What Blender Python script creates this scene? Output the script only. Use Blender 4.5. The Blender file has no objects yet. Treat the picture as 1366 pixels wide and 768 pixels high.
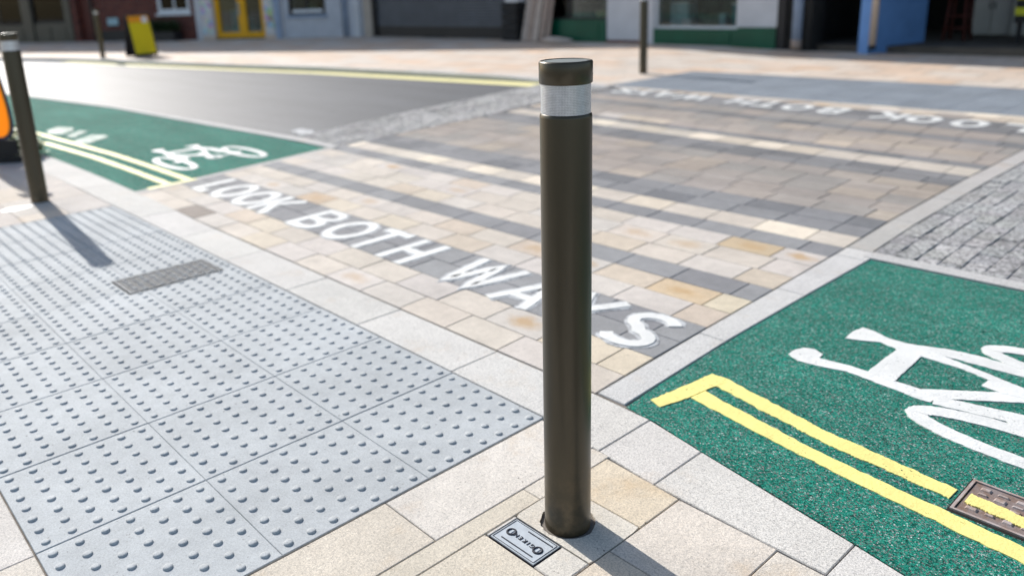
import bpy, math, random
from mathutils import Matrix, Vector
from math import radians as R, sin, cos, pi, sqrt, hypot
random.seed(11)
C = bpy.context.scene.collection
SC = bpy.context.scene

# ------------------------------------------------------------------ colours / materials
def lin(c):
    c /= 255.0
    return c / 12.92 if c <= 0.04045 else ((c + 0.055) / 1.055) ** 2.4
def rgb(r, g, b, k=1.0):
    return (lin(r) * k, lin(g) * k, lin(b) * k)

class NT:
    """small helper around a node tree"""
    def __init__(s, name):
        s.m = bpy.data.materials.new(name)
        s.m.use_nodes = True
        s.t = s.m.node_tree
        s.b = s.t.nodes['Principled BSDF']
        s.out = s.t.nodes['Material Output']
    def n(s, kind, **kw):
        nd = s.t.nodes.new(kind)
        for k, v in kw.items():
            if k in nd.inputs.keys(): nd.inputs[k].default_value = v
            else: setattr(nd, k, v)
        return nd
    def l(s, a, b): s.t.links.new(a, b)
    def co(s, scale=(1, 1, 1)):
        tc = s.n('ShaderNodeTexCoord'); mp = s.n('ShaderNodeMapping')
        mp.inputs['Scale'].default_value = scale
        s.l(tc.outputs['Object'], mp.inputs[0]); return mp.outputs[0]
    def noise(s, vec, scale, detail=3, rough=.55):
        nd = s.n('ShaderNodeTexNoise'); nd.inputs['Scale'].default_value = scale
        nd.inputs['Detail'].default_value = detail; nd.inputs['Roughness'].default_value = rough
        s.l(vec, nd.inputs['Vector']); return nd.outputs[0]
    def voro(s, vec, scale, feature='F1', out='Distance', rand=1.0):
        nd = s.n('ShaderNodeTexVoronoi'); nd.feature = feature
        nd.inputs['Scale'].default_value = scale; nd.inputs['Randomness'].default_value = rand
        s.l(vec, nd.inputs['Vector']); return nd.outputs[out]
    def ramp(s, fac, stops, interp='LINEAR'):
        nd = s.n('ShaderNodeValToRGB'); cr = nd.color_ramp; cr.interpolation = interp
        while len(cr.elements) < len(stops): cr.elements.new(0.5)
        for e, (p, c) in zip(cr.elements, stops):
            e.position = p; e.color = (c, c, c, 1) if not isinstance(c, tuple) else (*c[:3], 1)
        s.l(fac, nd.inputs[0]); return nd.outputs[0]
    def mix(s, fac, a, b, mode='MIX'):
        nd = s.n('ShaderNodeMix'); nd.data_type = 'RGBA'; nd.blend_type = mode
        for i, v in ((0, fac), (6, a), (7, b)):
            if hasattr(v, 'links'): s.l(v, nd.inputs[i])
            elif i == 0: nd.inputs[0].default_value = v
            else: nd.inputs[i].default_value = (*v[:3], 1)
        return nd.outputs[2]
    def math(s, op, a, b=0.0):
        nd = s.n('ShaderNodeMath'); nd.operation = op
        for i, v in ((0, a), (1, b)):
            if hasattr(v, 'links'): s.l(v, nd.inputs[i])
            else: nd.inputs[i].default_value = v
        return nd.outputs[0]
    def attr(s, name, out='Color'):
        nd = s.n('ShaderNodeAttribute'); nd.attribute_name = name; return nd.outputs[out]
    def bump(s, h, strength=.3, dist=.002):
        nd = s.n('ShaderNodeBump'); nd.inputs['Strength'].default_value = strength
        nd.inputs['Distance'].default_value = dist
        s.l(h, nd.inputs['Height']); s.l(nd.outputs[0], s.b.inputs['Normal']); return nd
    def base(s, c):
        if hasattr(c, 'links'): s.l(c, s.b.inputs['Base Color'])
        else: s.b.inputs['Base Color'].default_value = (*c[:3], 1)
    def done(s, rough=.7, metal=0.0, spec=.5):
        s.b.inputs['Roughness'].default_value = rough
        s.b.inputs['Metallic'].default_value = metal
        s.b.inputs['Specular IOR Level'].default_value = spec
        return s.m

def plain(name, col, rough=.6, metal=0, vary=.18, scale=6, bump=0.0, spec=.4):
    t = NT(name); v = t.co()
    f = t.ramp(t.noise(v, scale, 5), [(.3, 1 - vary), (.7, 1 + vary)])
    t.base(t.mix(1.0, col, f, 'MULTIPLY'))
    if bump: t.bump(t.noise(v, scale * 12, 4), bump, .004)
    return t.done(rough, metal, spec)

def stone(name, speck=.12, speck_scale=420, dark=.0, grime=.14, bump=.35, rough=.75, ochre=0.0, base=None, tyre=False):
    """paving stone: colour per slab ('tint'), crystalline speckle, grime, few dirt specks"""
    t = NT(name); v = t.co()
    col = t.attr('tint') if base is None else base
    g = t.ramp(t.noise(v, 2.3, 6, .6), [(.3, 1 - grime), (.68, 1 + grime * .45)])
    c = t.mix(1.0, col, g, 'MULTIPLY')
    g2 = t.ramp(t.noise(v, 17, 5, .65), [(.3, 1 - grime * .6), (.7, 1 + grime * .4)])
    c = t.mix(1.0, c, g2, 'MULTIPLY')
    sp = t.ramp(t.noise(v, speck_scale, 2, .7), [(.28, 1 - speck * 2), (.5, 1.0), (.72, 1 + speck)])
    c = t.mix(1.0, c, sp, 'MULTIPLY')
    sp2 = t.ramp(t.noise(v, speck_scale * .42, 2, .6), [(.3, 1 - speck * 1.4), (.5, 1.0), (.72, 1 + speck * .8)])
    c = t.mix(1.0, c, sp2, 'MULTIPLY')
    pit = t.math('MULTIPLY', t.ramp(t.voro(v, 62), [(.10, .55), (.17, 0.0)]), t.ramp(t.noise(v, 11, 4, .6), [(.52, 0.0), (.62, 1.0)]))
    c = t.mix(pit, c, (.10, .088, .07))
    if dark > 0:
        cell = t.voro(v, 430, out='Color')
        dk = t.ramp(t.n('ShaderNodeSeparateColor').outputs[0], [(0, 0), (1, 0)]) if False else None
        sep = t.n('ShaderNodeSeparateColor'); t.l(cell, sep.inputs[0])
        dk = t.ramp(sep.outputs[0], [(0, dark * .8), (.16, dark * .5), (.28, 0.0)])
        c = t.mix(dk, c, (.10, .10, .105))
    if ochre > 0:
        o = t.ramp(t.noise(v, 3.4, 6, .7), [(.56, 0.0), (.75, ochre)])
        c = t.mix(o, c, rgb(190, 150, 90))
    # rust / iron stain in the middle of marked slabs
    st = t.attr('stain', 'Fac')
    uv = t.n('ShaderNodeUVMap')
    sub = t.n('ShaderNodeVectorMath'); sub.operation = 'DISTANCE'; sub.inputs[1].default_value = (.5, .5, 0)
    t.l(uv.outputs[0], sub.inputs[0])
    d = t.math('ADD', sub.outputs['Value'], t.math('MULTIPLY', t.noise(v, 9, 5, .7), .8))
    sm = t.math('MULTIPLY', t.ramp(d, [(.5, 1.0), (.78, 0.0)]), st)
    c = t.mix(sm, c, rgb(178, 144, 98))
    if tyre:                                                            # rubber and oil worn into the wheel tracks of the carriageway
        sy = t.n('ShaderNodeSeparateXYZ'); t.l(v, sy.inputs[0])
        yy = t.math('ADD', sy.outputs[1], t.math('MULTIPLY', t.noise(t.co((.5, 2, 1)), 1.6, 4), .5))
        tr = t.ramp(t.math('MULTIPLY', yy, .1), [(.285, 0.0), (.33, .36), (.40, .46), (.455, .22), (.50, .16), (.56, .5), (.62, .4), (.70, .08)])
        stz = t.ramp(t.noise(t.co((.45, 5.5, 1)), 2.2, 6, .65), [(.34, .12), (.66, 1.0)])
        c = t.mix(t.math('MULTIPLY', tr, stz), c, rgb(108, 103, 98))
    # loose dirt specks
    d1 = t.voro(v, 17)
    dm = t.ramp(d1, [(.035, .8), (.055, 0.0)])
    keep = t.ramp(t.noise(v, 2.7, 3), [(.44, 0.0), (.5, 1.0)])
    c = t.mix(t.math('MULTIPLY', dm, keep), c, (.04, .035, .03))
    t.base(c)
    t.bump(t.math('ADD', t.noise(v, 320, 3, .7), t.math('MULTIPLY', t.noise(v, 60, 4), 1.6)), bump, .0022)
    return t.done(min(.9, rough + .08), 0, .22)

M = {}
M['paver'] = stone('sandstone_paving', .12, 420, dark=.12, grime=.16, bump=.45, tyre=True)
M['granite'] = stone('light_granite', .17, 420, dark=.6, grime=.10, bump=.4, ochre=.22)
M['tactile'] = stone('blue_grey_concrete', .10, 440, dark=.16, grime=.15, bump=.35, rough=.7)
M['slab'] = stone('beige_stone_slab', .15, 400, dark=.3, grime=.14, bump=.6, ochre=.3)
M['mortar'] = plain('mortar', rgb(116, 109, 101), .9, vary=.3, scale=30, bump=.4)
M['sett_stone'] = stone('granite_setts', .42, 85, dark=.5, grime=.3, bump=1.0, rough=.85)

def green_surface():
    t = NT('green_anti_skid'); v = t.co()
    cell = t.voro(v, 300, out='Color')
    sep = t.n('ShaderNodeSeparateColor'); t.l(cell, sep.inputs[0])
    c = t.ramp(sep.outputs[0], [(0, rgb(8, 48, 44)), (.25, rgb(14, 100, 86)), (.55, rgb(28, 136, 116)),
                                (.74, rgb(62, 160, 140)), (.86, rgb(104, 106, 104)), (.95, rgb(132, 138, 134)), (1.0, rgb(196, 208, 204))])
    big = t.ramp(t.noise(t.co((.6, 2.2, 1)), 1.5, 6, .65), [(.3, .72), (.7, 1.14)])
    c = t.mix(1.0, c, big, 'MULTIPLY')
    mid = t.ramp(t.noise(v, 30, 4, .6), [(.3, .82), (.7, 1.14)])
    c = t.mix(1.0, c, mid, 'MULTIPLY')
    wear = t.ramp(t.noise(v, 130, 3, .7), [(.56, 0.0), (.72, .55)])
    c = t.mix(wear, c, rgb(105, 112, 108))
    t.base(c)
    t.bump(t.math('ADD', t.voro(v, 300), t.noise(v, 140, 3)), .7, .003)
    return t.done(.9, 0, .12)
M['green'] = green_surface()

def asphalt():
    t = NT('worn_asphalt'); v = t.co()
    sp = t.ramp(t.noise(v, 170, 3, .7), [(.3, rgb(62, 64, 68)), (.5, rgb(86, 88, 92)), (.75, rgb(120, 121, 124))])
    b = t.ramp(t.noise(t.co((.25, 1.4, 1)), 1.1, 6, .6), [(.3, .8), (.7, 1.15)])
    t.base(t.mix(1.0, sp, b, 'MULTIPLY'))
    t.bump(t.noise(v, 150, 3, .7), .4, .004)
    return t.done(.6, 0, .45)
M['asphalt'] = asphalt()

def paint(name, col, worn, wear=.5, edge=.62, chip=.69):
    t = NT(name); v = t.co()
    f = t.ramp(t.noise(v, 26, 6, .72), [(edge, 0.0), (edge + .1, wear)])
    g = t.ramp(t.noise(v, 5, 5, .6), [(.3, .86), (.7, 1.03)])
    c = t.mix(1.0, t.mix(f, col, worn), g, 'MULTIPLY')
    d1 = t.ramp(t.voro(v, 55), [(.05, .75), (.09, 0.0)])
    k = t.ramp(t.noise(v, 9, 3), [(.5, 0.0), (.58, 1.0)])
    c = t.mix(t.math('MULTIPLY', d1, k), c, (.12, .13, .11))
    t.base(c)
    t.bump(t.math('ADD', t.noise(v, 150, 3, .7), t.math('MULTIPLY', t.noise(v, 30, 4), 1.5)), .6, .003)
    t.done(.6, 0, .35)
    ch = t.math('MULTIPLY', t.ramp(t.noise(v, 95, 4, .75), [(chip - .07, 0.0), (chip - .04, 1.0)]), t.ramp(t.noise(v, 5.5, 4, .6), [(.47, 0.0), (.6, 1.0)]))
    mx = t.n('ShaderNodeMixShader'); tr = t.n('ShaderNodeBsdfTransparent')
    t.l(ch, mx.inputs[0]); t.l(t.b.outputs[0], mx.inputs[1]); t.l(tr.outputs[0], mx.inputs[2]); t.l(mx.outputs[0], t.out.inputs[0])
    return t.m
M['white_paint'] = paint('white_thermoplastic', rgb(224, 224, 221), rgb(150, 160, 156), .5, .62)
M['yellow_paint'] = paint('yellow_thermoplastic', rgb(240, 226, 142), rgb(150, 152, 112), .5, .64)
M['cream_paint'] = paint('pale_yellow_line_paint', rgb(240, 230, 168), rgb(180, 172, 130), .4, .66)
M['residue'] = paint('worn_white_residue', rgb(190, 192, 194), rgb(140, 141, 144), .9, .48)
M['faded_paint'] = paint('faded_white_paint', rgb(150, 166, 160), rgb(84, 132, 118), .85, .44, .58)

def far_paving():
    t = NT('far_pavement_slabs'); v = t.co()
    br = t.n('ShaderNodeTexBrick'); t.l(v, br.inputs['Vector'])
    br.inputs['Color1'].default_value = (*rgb(210, 198, 186), 1)
    br.inputs['Color2'].default_value = (*rgb(212, 178, 148), 1)
    br.inputs['Mortar'].default_value = (*rgb(120, 112, 104), 1)
    br.inputs['Scale'].default_value = 1.0
    br.inputs['Mortar Size'].default_value = .008
    br.inputs['Brick Width'].default_value = .62
    br.inputs['Row Height'].default_value = .42
    br.inputs['Bias'].default_value = -.25
    g = t.ramp(t.noise(v, 1.4, 6, .6), [(.3, .84), (.7, 1.06)])
    t.base(t.mix(1.0, br.outputs['Color'], g, 'MULTIPLY'))
    t.bump(t.noise(v, 120, 3), .3, .003)
    return t.done(.75, 0, .35)
M['far_paving'] = far_paving()

def bollard_paint():
    t = NT('bronze_brown_powder_coat'); v = t.co()
    f = t.ramp(t.noise(t.co((1, 1, .25)), 9, 5, .6), [(.3, .88), (.7, 1.1)])
    c = t.mix(1.0, rgb(70, 63, 49), f, 'MULTIPLY')
    dust = t.ramp(t.noise(v, 55, 5, .75), [(.66, 0.0), (.8, .22)])
    c = t.mix(dust, c, rgb(120, 110, 96))
    low = t.n('ShaderNodeSeparateXYZ'); t.l(v, low.inputs[0])
    splash = t.math('MULTIPLY', t.ramp(low.outputs[2], [(.0, .5), (.22, 0.0)]), t.ramp(t.noise(v, 24, 5, .7), [(.45, 0.0), (.65, 1.0)]))
    c = t.mix(splash, c, rgb(112, 96, 74))
    t.base(c)
    t.bump(t.noise(v, 420, 2), .12, .0006)
    return t.done(.33, .3, .5)
M['bollard'] = bollard_paint()
M['bollard_top'] = plain('bare_grey_cap_disc', rgb(128, 134, 132), .5, .3, .1, 20)
def reflective():
    t = NT('silver_prismatic_tape')
    tc = t.n('ShaderNodeTexCoord'); sep = t.n('ShaderNodeSeparateXYZ'); t.l(tc.outputs['Object'], sep.inputs[0])
    ang = t.math('ARCTAN2', sep.outputs[1], sep.outputs[0])
    cb = t.n('ShaderNodeCombineXYZ')
    t.l(t.math('MULTIPLY', ang, .057), cb.inputs[0]); t.l(sep.outputs[2], cb.inputs[1])
    vec = t.n('ShaderNodeMapping'); vec.inputs['Rotation'].default_value = (0, 0, R(45)); t.l(cb.outputs[0], vec.inputs[0])
    ck = t.n('ShaderNodeTexChecker'); ck.inputs['Scale'].default_value = 420; t.l(vec.outputs[0], ck.inputs[0])
    c = t.mix(ck.outputs['Fac'], rgb(188, 190, 196), rgb(226, 228, 232))
    vor = t.noise(vec.outputs[0], 60, 3)
    c = t.mix(1.0, c, t.ramp(vor, [(.3, .85), (.7, 1.05)]), 'MULTIPLY')
    t.base(c); t.bump(ck.outputs['Fac'], .35, .0008)
    return t.done(.3, .55, .6)
M['tape'] = reflective()
M['black'] = plain('black_rubber', rgb(30, 30, 32), .7)
M['dirt'] = plain('dark_dirt', rgb(30, 27, 24), .95, vary=.4, scale=60, bump=.6)
M['plate'] = plain('zinc_cover_plate', rgb(180, 187, 193), .45, .3, .1, 40, .1)
M['plate_dark'] = plain('dark_cast_recess', rgb(44, 47, 56), .7, .2, .15, 40)
def iron(name, a, b):
    t = NT(name); v = t.co()
    c = t.mix(t.ramp(t.noise(v, 22, 6, .7), [(.42, 0.0), (.66, 1.0)]), a, b)
    t.base(c); t.bump(t.noise(v, 240, 3, .7), .5, .002)
    return t.done(.78, .0, .25)
M['rust_iron'] = iron('rusty_cast_iron', rgb(172, 161, 158), rgb(146, 122, 108))
M['rust_dark'] = iron('dark_rusty_iron', rgb(132, 121, 119), rgb(120, 96, 82))
M['dark_iron'] = iron('dark_grey_iron', rgb(104, 106, 108), rgb(90, 88, 85))
M['grey_iron'] = iron('grey_cast_iron', rgb(166, 168, 169), rgb(142, 140, 136))
def translucent(name, col):
    t = NT(name); tr = t.n('ShaderNodeBsdfTranslucent'); tr.inputs[0].default_value = (*col, 1)
    mx = t.n('ShaderNodeMixShader'); mx.inputs[0].default_value = .6
    t.base(col); t.done(.45)
    t.l(t.b.outputs[0], mx.inputs[1]); t.l(tr.outputs[0], mx.inputs[2]); t.l(mx.outputs[0], t.out.inputs[0]); return t.m
M['orange'] = translucent('translucent_orange_plastic', rgb(255, 186, 50))
M['navy'] = plain('navy_edge_plastic', rgb(34, 36, 66), .5)
M['purple'] = plain('purple_plastic', rgb(120, 70, 165), .5)
M['white_plastic'] = plain('white_plastic', rgb(220, 222, 226), .5, 0, .05)
def leaf(name, a, b):
    t = NT(name); v = t.co()
    t.base(t.mix(t.ramp(t.noise(v, 12, 3), [(.35, 0.0), (.65, 1.0)]), a, b))
    t.b.inputs['Subsurface Weight'].default_value = 0
    return t.done(.55, 0, .4)
M['leaf'] = leaf('green_leaf', (.05, .13, .01), (.13, .24, .02))
M['dark_leaf'] = leaf('dark_leaf', (.02, .05, .02), (.05, .09, .03))

# building materials
M['render_white'] = plain('off_white_render', rgb(206, 206, 210), .8, 0, .08, 2.2, .3)
M['render_grey'] = plain('pale_grey_render', rgb(192, 194, 202), .8, 0, .1, 2.2, .3)
M['bluegrey_paint'] = plain('blue_grey_paint', rgb(150, 166, 190), .55, 0, .15, 5)
M['tan_paint'] = plain('tan_pilaster_paint', rgb(176, 164, 152), .7, 0, .1, 5)
M['dark_olive'] = plain('dark_olive_paint', rgb(84, 80, 70), .5, 0, .15, 3)
M['dark_frame'] = plain('near_black_paint', rgb(40, 38, 40), .5, 0, .15, 3)
M['green_gloss'] = plain('bottle_green_gloss_paint', rgb(0, 84, 62), .35, 0, .12, 3)
M['yellow_gloss'] = plain('yellow_door_paint', rgb(236, 172, 8), .4, 0, .06, 4)
M['board_yellow'] = plain('yellow_board', rgb(222, 202, 20), .45, 0, .05, 4)
M['board_orange'] = plain('orange_board_heading', rgb(236, 156, 30), .45, 0, .05, 4)
M['blue_wall'] = plain('sky_blue_masonry_paint', rgb(104, 148, 206), .6, 0, .1, 3, .25)
M['beige_pipe'] = plain('beige_plastic_pipe', rgb(206, 186, 168), .5, 0, .08, 8)
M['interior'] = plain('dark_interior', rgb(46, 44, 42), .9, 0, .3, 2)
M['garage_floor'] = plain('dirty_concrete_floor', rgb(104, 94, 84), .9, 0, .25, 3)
M['cupboard'] = plain('white_cupboard', rgb(190, 188, 184), .6, 0, .08, 3)
M['timber'] = plain('weathered_timber', rgb(168, 148, 136), .8, 0, .22, 12, .3)
M['timber_pale'] = plain('pale_timber', rgb(196, 180, 168), .8, 0, .2, 12, .3)
M['shutter_metal'] = plain('grey_shutter_metal', rgb(104, 108, 116), .5, .4, .14, 3)
M['red_brown'] = plain('dark_red_wood', rgb(88, 40, 32), .6)
M['hi_vis'] = plain('yellow_green_plastic', rgb(196, 196, 30), .5)
M['display_blue'] = plain('pale_blue_card', rgb(166, 196, 206), .7, 0, .2, 9)
M['display_cream'] = plain('cream_goods', rgb(196, 182, 132), .7, 0, .3, 8)
M['display_teal'] = plain('teal_goods', rgb(70, 140, 146), .6, 0, .3, 8)
M['display_sage'] = plain('sage_goods', rgb(128, 140, 118), .8, 0, .3, 6)
M['slate'] = plain('slate_roof', rgb(82, 84, 92), .8, 0, .2, 3)
def brick():
    t = NT('dark_red_brick')
    tc = t.n('ShaderNodeTexCoord'); sp = t.n('ShaderNodeSeparateXYZ'); t.l(tc.outputs['Object'], sp.inputs[0])
    cb = t.n('ShaderNodeCombineXYZ')
    t.l(t.math('ADD', sp.outputs[0], t.math('MULTIPLY', sp.outputs[1], .4)), cb.inputs[0]); t.l(sp.outputs[2], cb.inputs[1])
    br = t.n('ShaderNodeTexBrick'); t.l(cb.outputs[0], br.inputs['Vector'])
    br.inputs['Color1'].default_value = (*rgb(118, 62, 50), 1); br.inputs['Color2'].default_value = (*rgb(86, 44, 40), 1)
    br.inputs['Mortar'].default_value = (*rgb(110, 98, 92), 1); br.inputs['Scale'].default_value = 1
    br.inputs['Brick Width'].default_value = .23; br.inputs['Row Height'].default_value = .075; br.inputs['Mortar Size'].default_value = .006
    t.base(br.outputs['Color']); t.bump(br.outputs['Fac'], -.4, .006)
    return t.done(.85, 0, .3)
M['brick'] = brick()
def poster():
    t = NT('posters_and_stickers'); v = t.co()
    cell = t.voro(v, 7.5, out='Color', rand=.8)
    hsv = t.n('ShaderNodeHueSaturation'); hsv.inputs['Saturation'].default_value = .75; hsv.inputs['Value'].default_value = .8
    t.l(cell, hsv.inputs['Color'])
    f = t.ramp(t.noise(v, 4.6, 3), [(.52, 0.0), (.56, 1.0)])
    t.base(t.mix(f, rgb(214, 210, 208), hsv.outputs[0]))
    return t.done(.6)
M['poster'] = poster()
def glass():
    t = NT('shop_window_glass')
    tr = t.n('ShaderNodeBsdfTransparent'); tr.inputs[0].default_value = (.82, .87, .86, 1)
    gl = t.n('ShaderNodeBsdfGlossy'); gl.inputs['Roughness'].default_value = .02
    fr = t.n('ShaderNodeFresnel'); fr.inputs[0].default_value = 1.5
    mx = t.n('ShaderNodeMixShader'); t.l(fr.outputs[0], mx.inputs[0]); t.l(tr.outputs[0], mx.inputs[1]); t.l(gl.outputs[0], mx.inputs[2])
    t.l(mx.outputs[0], t.out.inputs[0]); return t.m
M['glass'] = glass()

# ------------------------------------------------------------------ mesh collector
class MB:
    def __init__(s):
        s.v = []; s.f = []; s.tint = []; s.stain = []; s.uv = []; s.smooth = []
    def face(s, idx, tint=(1, 1, 1), stain=0.0, uv=None, smooth=False):
        s.f.append(tuple(idx)); s.tint.append(tint); s.stain.append(stain); s.smooth.append(smooth)
        s.uv.append(uv or [(0, 0)] * len(idx))
    def add(s, pts):
        k = len(s.v); s.v.extend([tuple(p) for p in pts]); return list(range(k, k + len(pts)))
    def quad(s, a, b, c, d, **kw): s.face(s.add([a, b, c, d]), **kw)
    def hexa(s, p, **kw):
        """p: 8 points, bottom ring 0-3 (ccw from above) then top ring 4-7"""
        i = s.add(p)
        for q in ((3, 2, 1, 0), (4, 5, 6, 7), (0, 1, 5, 4), (1, 2, 6, 5), (2, 3, 7, 6), (3, 0, 4, 7)):
            s.face([i[k] for k in q], **kw)
    def box(s, x0, x1, y0, y1, z0, z1, fr=None, **kw):
        f = fr or (lambda x, y, z: (x, y, z))
        if x0 > x1: x0, x1 = x1, x0
        if y0 > y1: y0, y1 = y1, y0
        if z0 > z1: z0, z1 = z1, z0
        s.hexa([f(x0, y0, z0), f(x1, y0, z0), f(x1, y1, z0), f(x0, y1, z0), f(x0, y0, z1), f(x1, y0, z1), f(x1, y1, z1), f(x0, y1, z1)], **kw)
    def slab(s, q, z=0.0, gap=.004, ch=.003, depth=.03, tint=(1, 1, 1), stain=0.0, tilt=0.0, drop=.0035):
        """chamfered paving slab over the ccw quad q (2D)"""
        cx = sum(p[0] for p in q) / 4; cy = sum(p[1] for p in q) / 4
        def inset(d):
            out = []
            for k in range(4):
                p = q[k]; a = q[k - 1]; b = q[(k + 1) % 4]
                e1 = (p[0] - a[0], p[1] - a[1]); l1 = hypot(*e1) or 1; e2 = (b[0] - p[0], b[1] - p[1]); l2 = hypot(*e2) or 1
                n1 = (-e1[1] / l1, e1[0] / l1); n2 = (-e2[1] / l2, e2[0] / l2)
                den = 1 + n1[0] * n2[0] + n1[1] * n2[1]
                out.append((p[0] + d * (n1[0] + n2[0]) / den, p[1] + d * (n1[1] + n2[1]) / den))
            return out
        tx, ty = random.uniform(-tilt, tilt), random.uniform(-tilt, tilt)
        zz = lambda p: z + tx * (p[0] - cx) + ty * (p[1] - cy)
        a = inset(gap / 2); b = inset(gap / 2 + ch)
        lo = s.add([(p[0], p[1], z - depth) for p in a])
        md = s.add([(p[0], p[1], zz(p) - drop) for p in a])
        tp = s.add([(p[0], p[1], zz(p)) for p in b])
        s.face(tp, tint, stain, [(0, 0), (1, 0), (1, 1), (0, 1)])
        for k in range(4):
            j = (k + 1) % 4
            s.face((md[k], md[j], tp[j], tp[k]), tint); s.face((lo[k], lo[j], md[j], md[k]), tint)
    def lathe(s, prof, seg=48, cx=0, cy=0, close_bottom=False, close_top=True, smooth=True):
        rings = []
        for r, z in prof:
            rings.append(s.add([(cx + r * cos(2 * pi * k / seg), cy + r * sin(2 * pi * k / seg), z) for k in range(seg)]))
        for a, b in zip(rings, rings[1:]):
            for k in range(seg):
                j = (k + 1) % seg; s.face((a[k], a[j], b[j], b[k]), smooth=smooth)
        if close_top: s.face(rings[-1])
        if close_bottom: s.face(rings[0][::-1])
    def tube(s, pts, r, seg=10, cap=True):
        """tube along 3D points"""
        from mathutils import Vector as V
        P = [V(p) for p in pts]; rings = []
        for i, p in enumerate(P):
            d = (P[min(i + 1, len(P) - 1)] - P[max(i - 1, 0)]).normalized()
            a = V((0, 0, 1)) if abs(d.z) < .9 else V((1, 0, 0))
            u = d.cross(a).normalized(); w = d.cross(u).normalized()
            rr = r[i] if isinstance(r, (list, tuple)) else r
            rings.append(s.add([p + rr * (u * cos(2 * pi * k / seg) - w * sin(2 * pi * k / seg)) for k in range(seg)]))
        for a, b in zip(rings, rings[1:]):
            for k in range(seg):
                j = (k + 1) % seg; s.face((a[k], a[j], b[j], b[k]), smooth=True)
        if cap: s.face(rings[-1]); s.face(rings[0][::-1])
    def prism(s, pts, z0, z1, **kw):
        """ccw 2D outline extruded"""
        area = sum(p[0] * q[1] - q[0] * p[1] for p, q in zip(pts, pts[1:] + pts[:1]))
        if area < 0: pts = pts[::-1]
        b = s.add([(p[0], p[1], z0) for p in pts]); t = s.add([(p[0], p[1], z1) for p in pts])
        s.face(t, **kw)
        n = len(pts)
        for k in range(n):
            j = (k + 1) % n; s.face((b[k], b[j], t[j], t[k]), **kw)
    def band(s, left, right, z0, z1, closed=False, **kw):
        """strip between two 2D polylines with the same number of points, with sides"""
        n = len(left); mk = lambda L, z: s.add([(p[0], p[1], z) for p in L])
        lt, rt, lb, rb = mk(left, z1), mk(right, z1), mk(left, z0), mk(right, z0)
        rng = range(n if closed else n - 1)
        for k in rng:
            j = (k + 1) % n
            s.face((rt[k], rt[j], lt[j], lt[k]), **kw)
            s.face((rb[k], rb[j], rt[j], rt[k]), **kw); s.face((lt[k], lt[j], lb[j], lb[k]), **kw)
        if not closed:
            s.face((rb[0], rt[0], lt[0], lb[0]), **kw); s.face((lb[-1], lt[-1], rt[-1], rb[-1]), **kw)
    def dome(s, x, y, z, r, h, seg=8, tint=(1, 1, 1)):
        prof = ((r, 0), (r * .95, h * .55), (r * .76, h * .9), (r * .4, h))
        rings = [s.add([(x + q * cos(2 * pi * k / seg), y + q * sin(2 * pi * k / seg), z + d) for k in range(seg)]) for q, d in prof]
        for a, b in zip(rings, rings[1:]):
            for k in range(seg):
                j = (k + 1) % seg; s.face((a[k], a[j], b[j], b[k]), tint, smooth=True)
        s.face(rings[-1], tint, smooth=True)

def obj(name, mb, mat, parent=None, label=None, cat=None, group=None, kind=None):
    """link the collected mesh as ONE object; vertices are given in world space unless the parent sits at the origin"""
    off = parent.location if parent is not None and parent.get('world') else (0, 0, 0)
    p = parent
    ox, oy, oz = off
    me = bpy.data.meshes.new(name)
    me.from_pydata([(x - ox, y - oy, z - oz) for x, y, z in mb.v], [], mb.f)
    me.materials.append(mat)
    at = me.attributes.new('tint', 'FLOAT_COLOR', 'FACE')
    at.data.foreach_set('color', [c for t in mb.tint for c in (*t, 1.0)])
    at = me.attributes.new('stain', 'FLOAT', 'FACE'); at.data.foreach_set('value', mb.stain)
    uv = me.uv_layers.new(name='UVMap'); uv.data.foreach_set('uv', [c for u in mb.uv for q in u for c in q])
    me.polygons.foreach_set('use_smooth', mb.smooth)
    me.update(); me.validate()
    o = bpy.data.objects.new(name, me); C.objects.link(o)
    if parent is not None: o.parent = parent
    tag(o, label, cat, group, kind)
    return o
def tag(o, label=None, cat=None, group=None, kind=None):
    for k, v in (('label', label), ('category', cat), ('group', group), ('kind', kind)):
        if v: o[k] = v
def thing(name, loc, label, cat, group=None, world=True):
    o = bpy.data.objects.new(name, None); C.objects.link(o); o.location = loc; o.empty_display_size = .2
    if world: o['world'] = 1
    tag(o, label, cat, group); return o
def sub(name, mb, mat, parent, top):
    """sub-part: child of a part; its mesh uses the same local space as the part"""
    o = obj(name, mb, mat)
    ox, oy, oz = top.location if top.get('world') else (0, 0, 0)
    if top.get('world'):
        for v in o.data.vertices: v.co.x -= ox; v.co.y -= oy; v.co.z -= oz
    o.parent = parent; return o

# ------------------------------------------------------------------ layout helpers (metres; x along the kerb, y across the road)
def interp(tab, t):
    if t <= tab[0][0]: return tab[0][1]
    for (a, p), (b, q) in zip(tab, tab[1:]):
        if t <= b: return p + (q - p) * (t - a) / (b - a)
    return tab[-1][1]
def smooth(a, b, t):
    t = min(1, max(0, (t - a) / (b - a))); return t * t * (3 - 2 * t)
XL = [(.2, -4.2), (.65, -4.27), (1.17, -4.35), (2.04, -4.51), (2.9, -4.66), (3.56, -4.70), (4.1, -4.75), (4.84, -4.88), (5.2, -4.96), (6.9, -5.2)]
XR = [(.2, .012), (.59, -.01), (1.3, -.034), (2.2, -.07), (2.8, -.105), (3.3, -.117), (4.1, -.14), (6.9, -.15)]
def CX(s, y): return interp(XR, y) * (1 - s) + interp(XL, y) * s       # s: 0 at right edge .. 1 at left edge
def CY(x, y): return y - .065 * smooth(2.9, 4.3, y) * (x + .14) * (1 if x < 0 else 1)
def jit(c, a=.06):
    k = 1 + random.uniform(-a, a); return tuple(max(0, v * k * (1 + random.uniform(-a * .15, a * .15))) for v in c)

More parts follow.
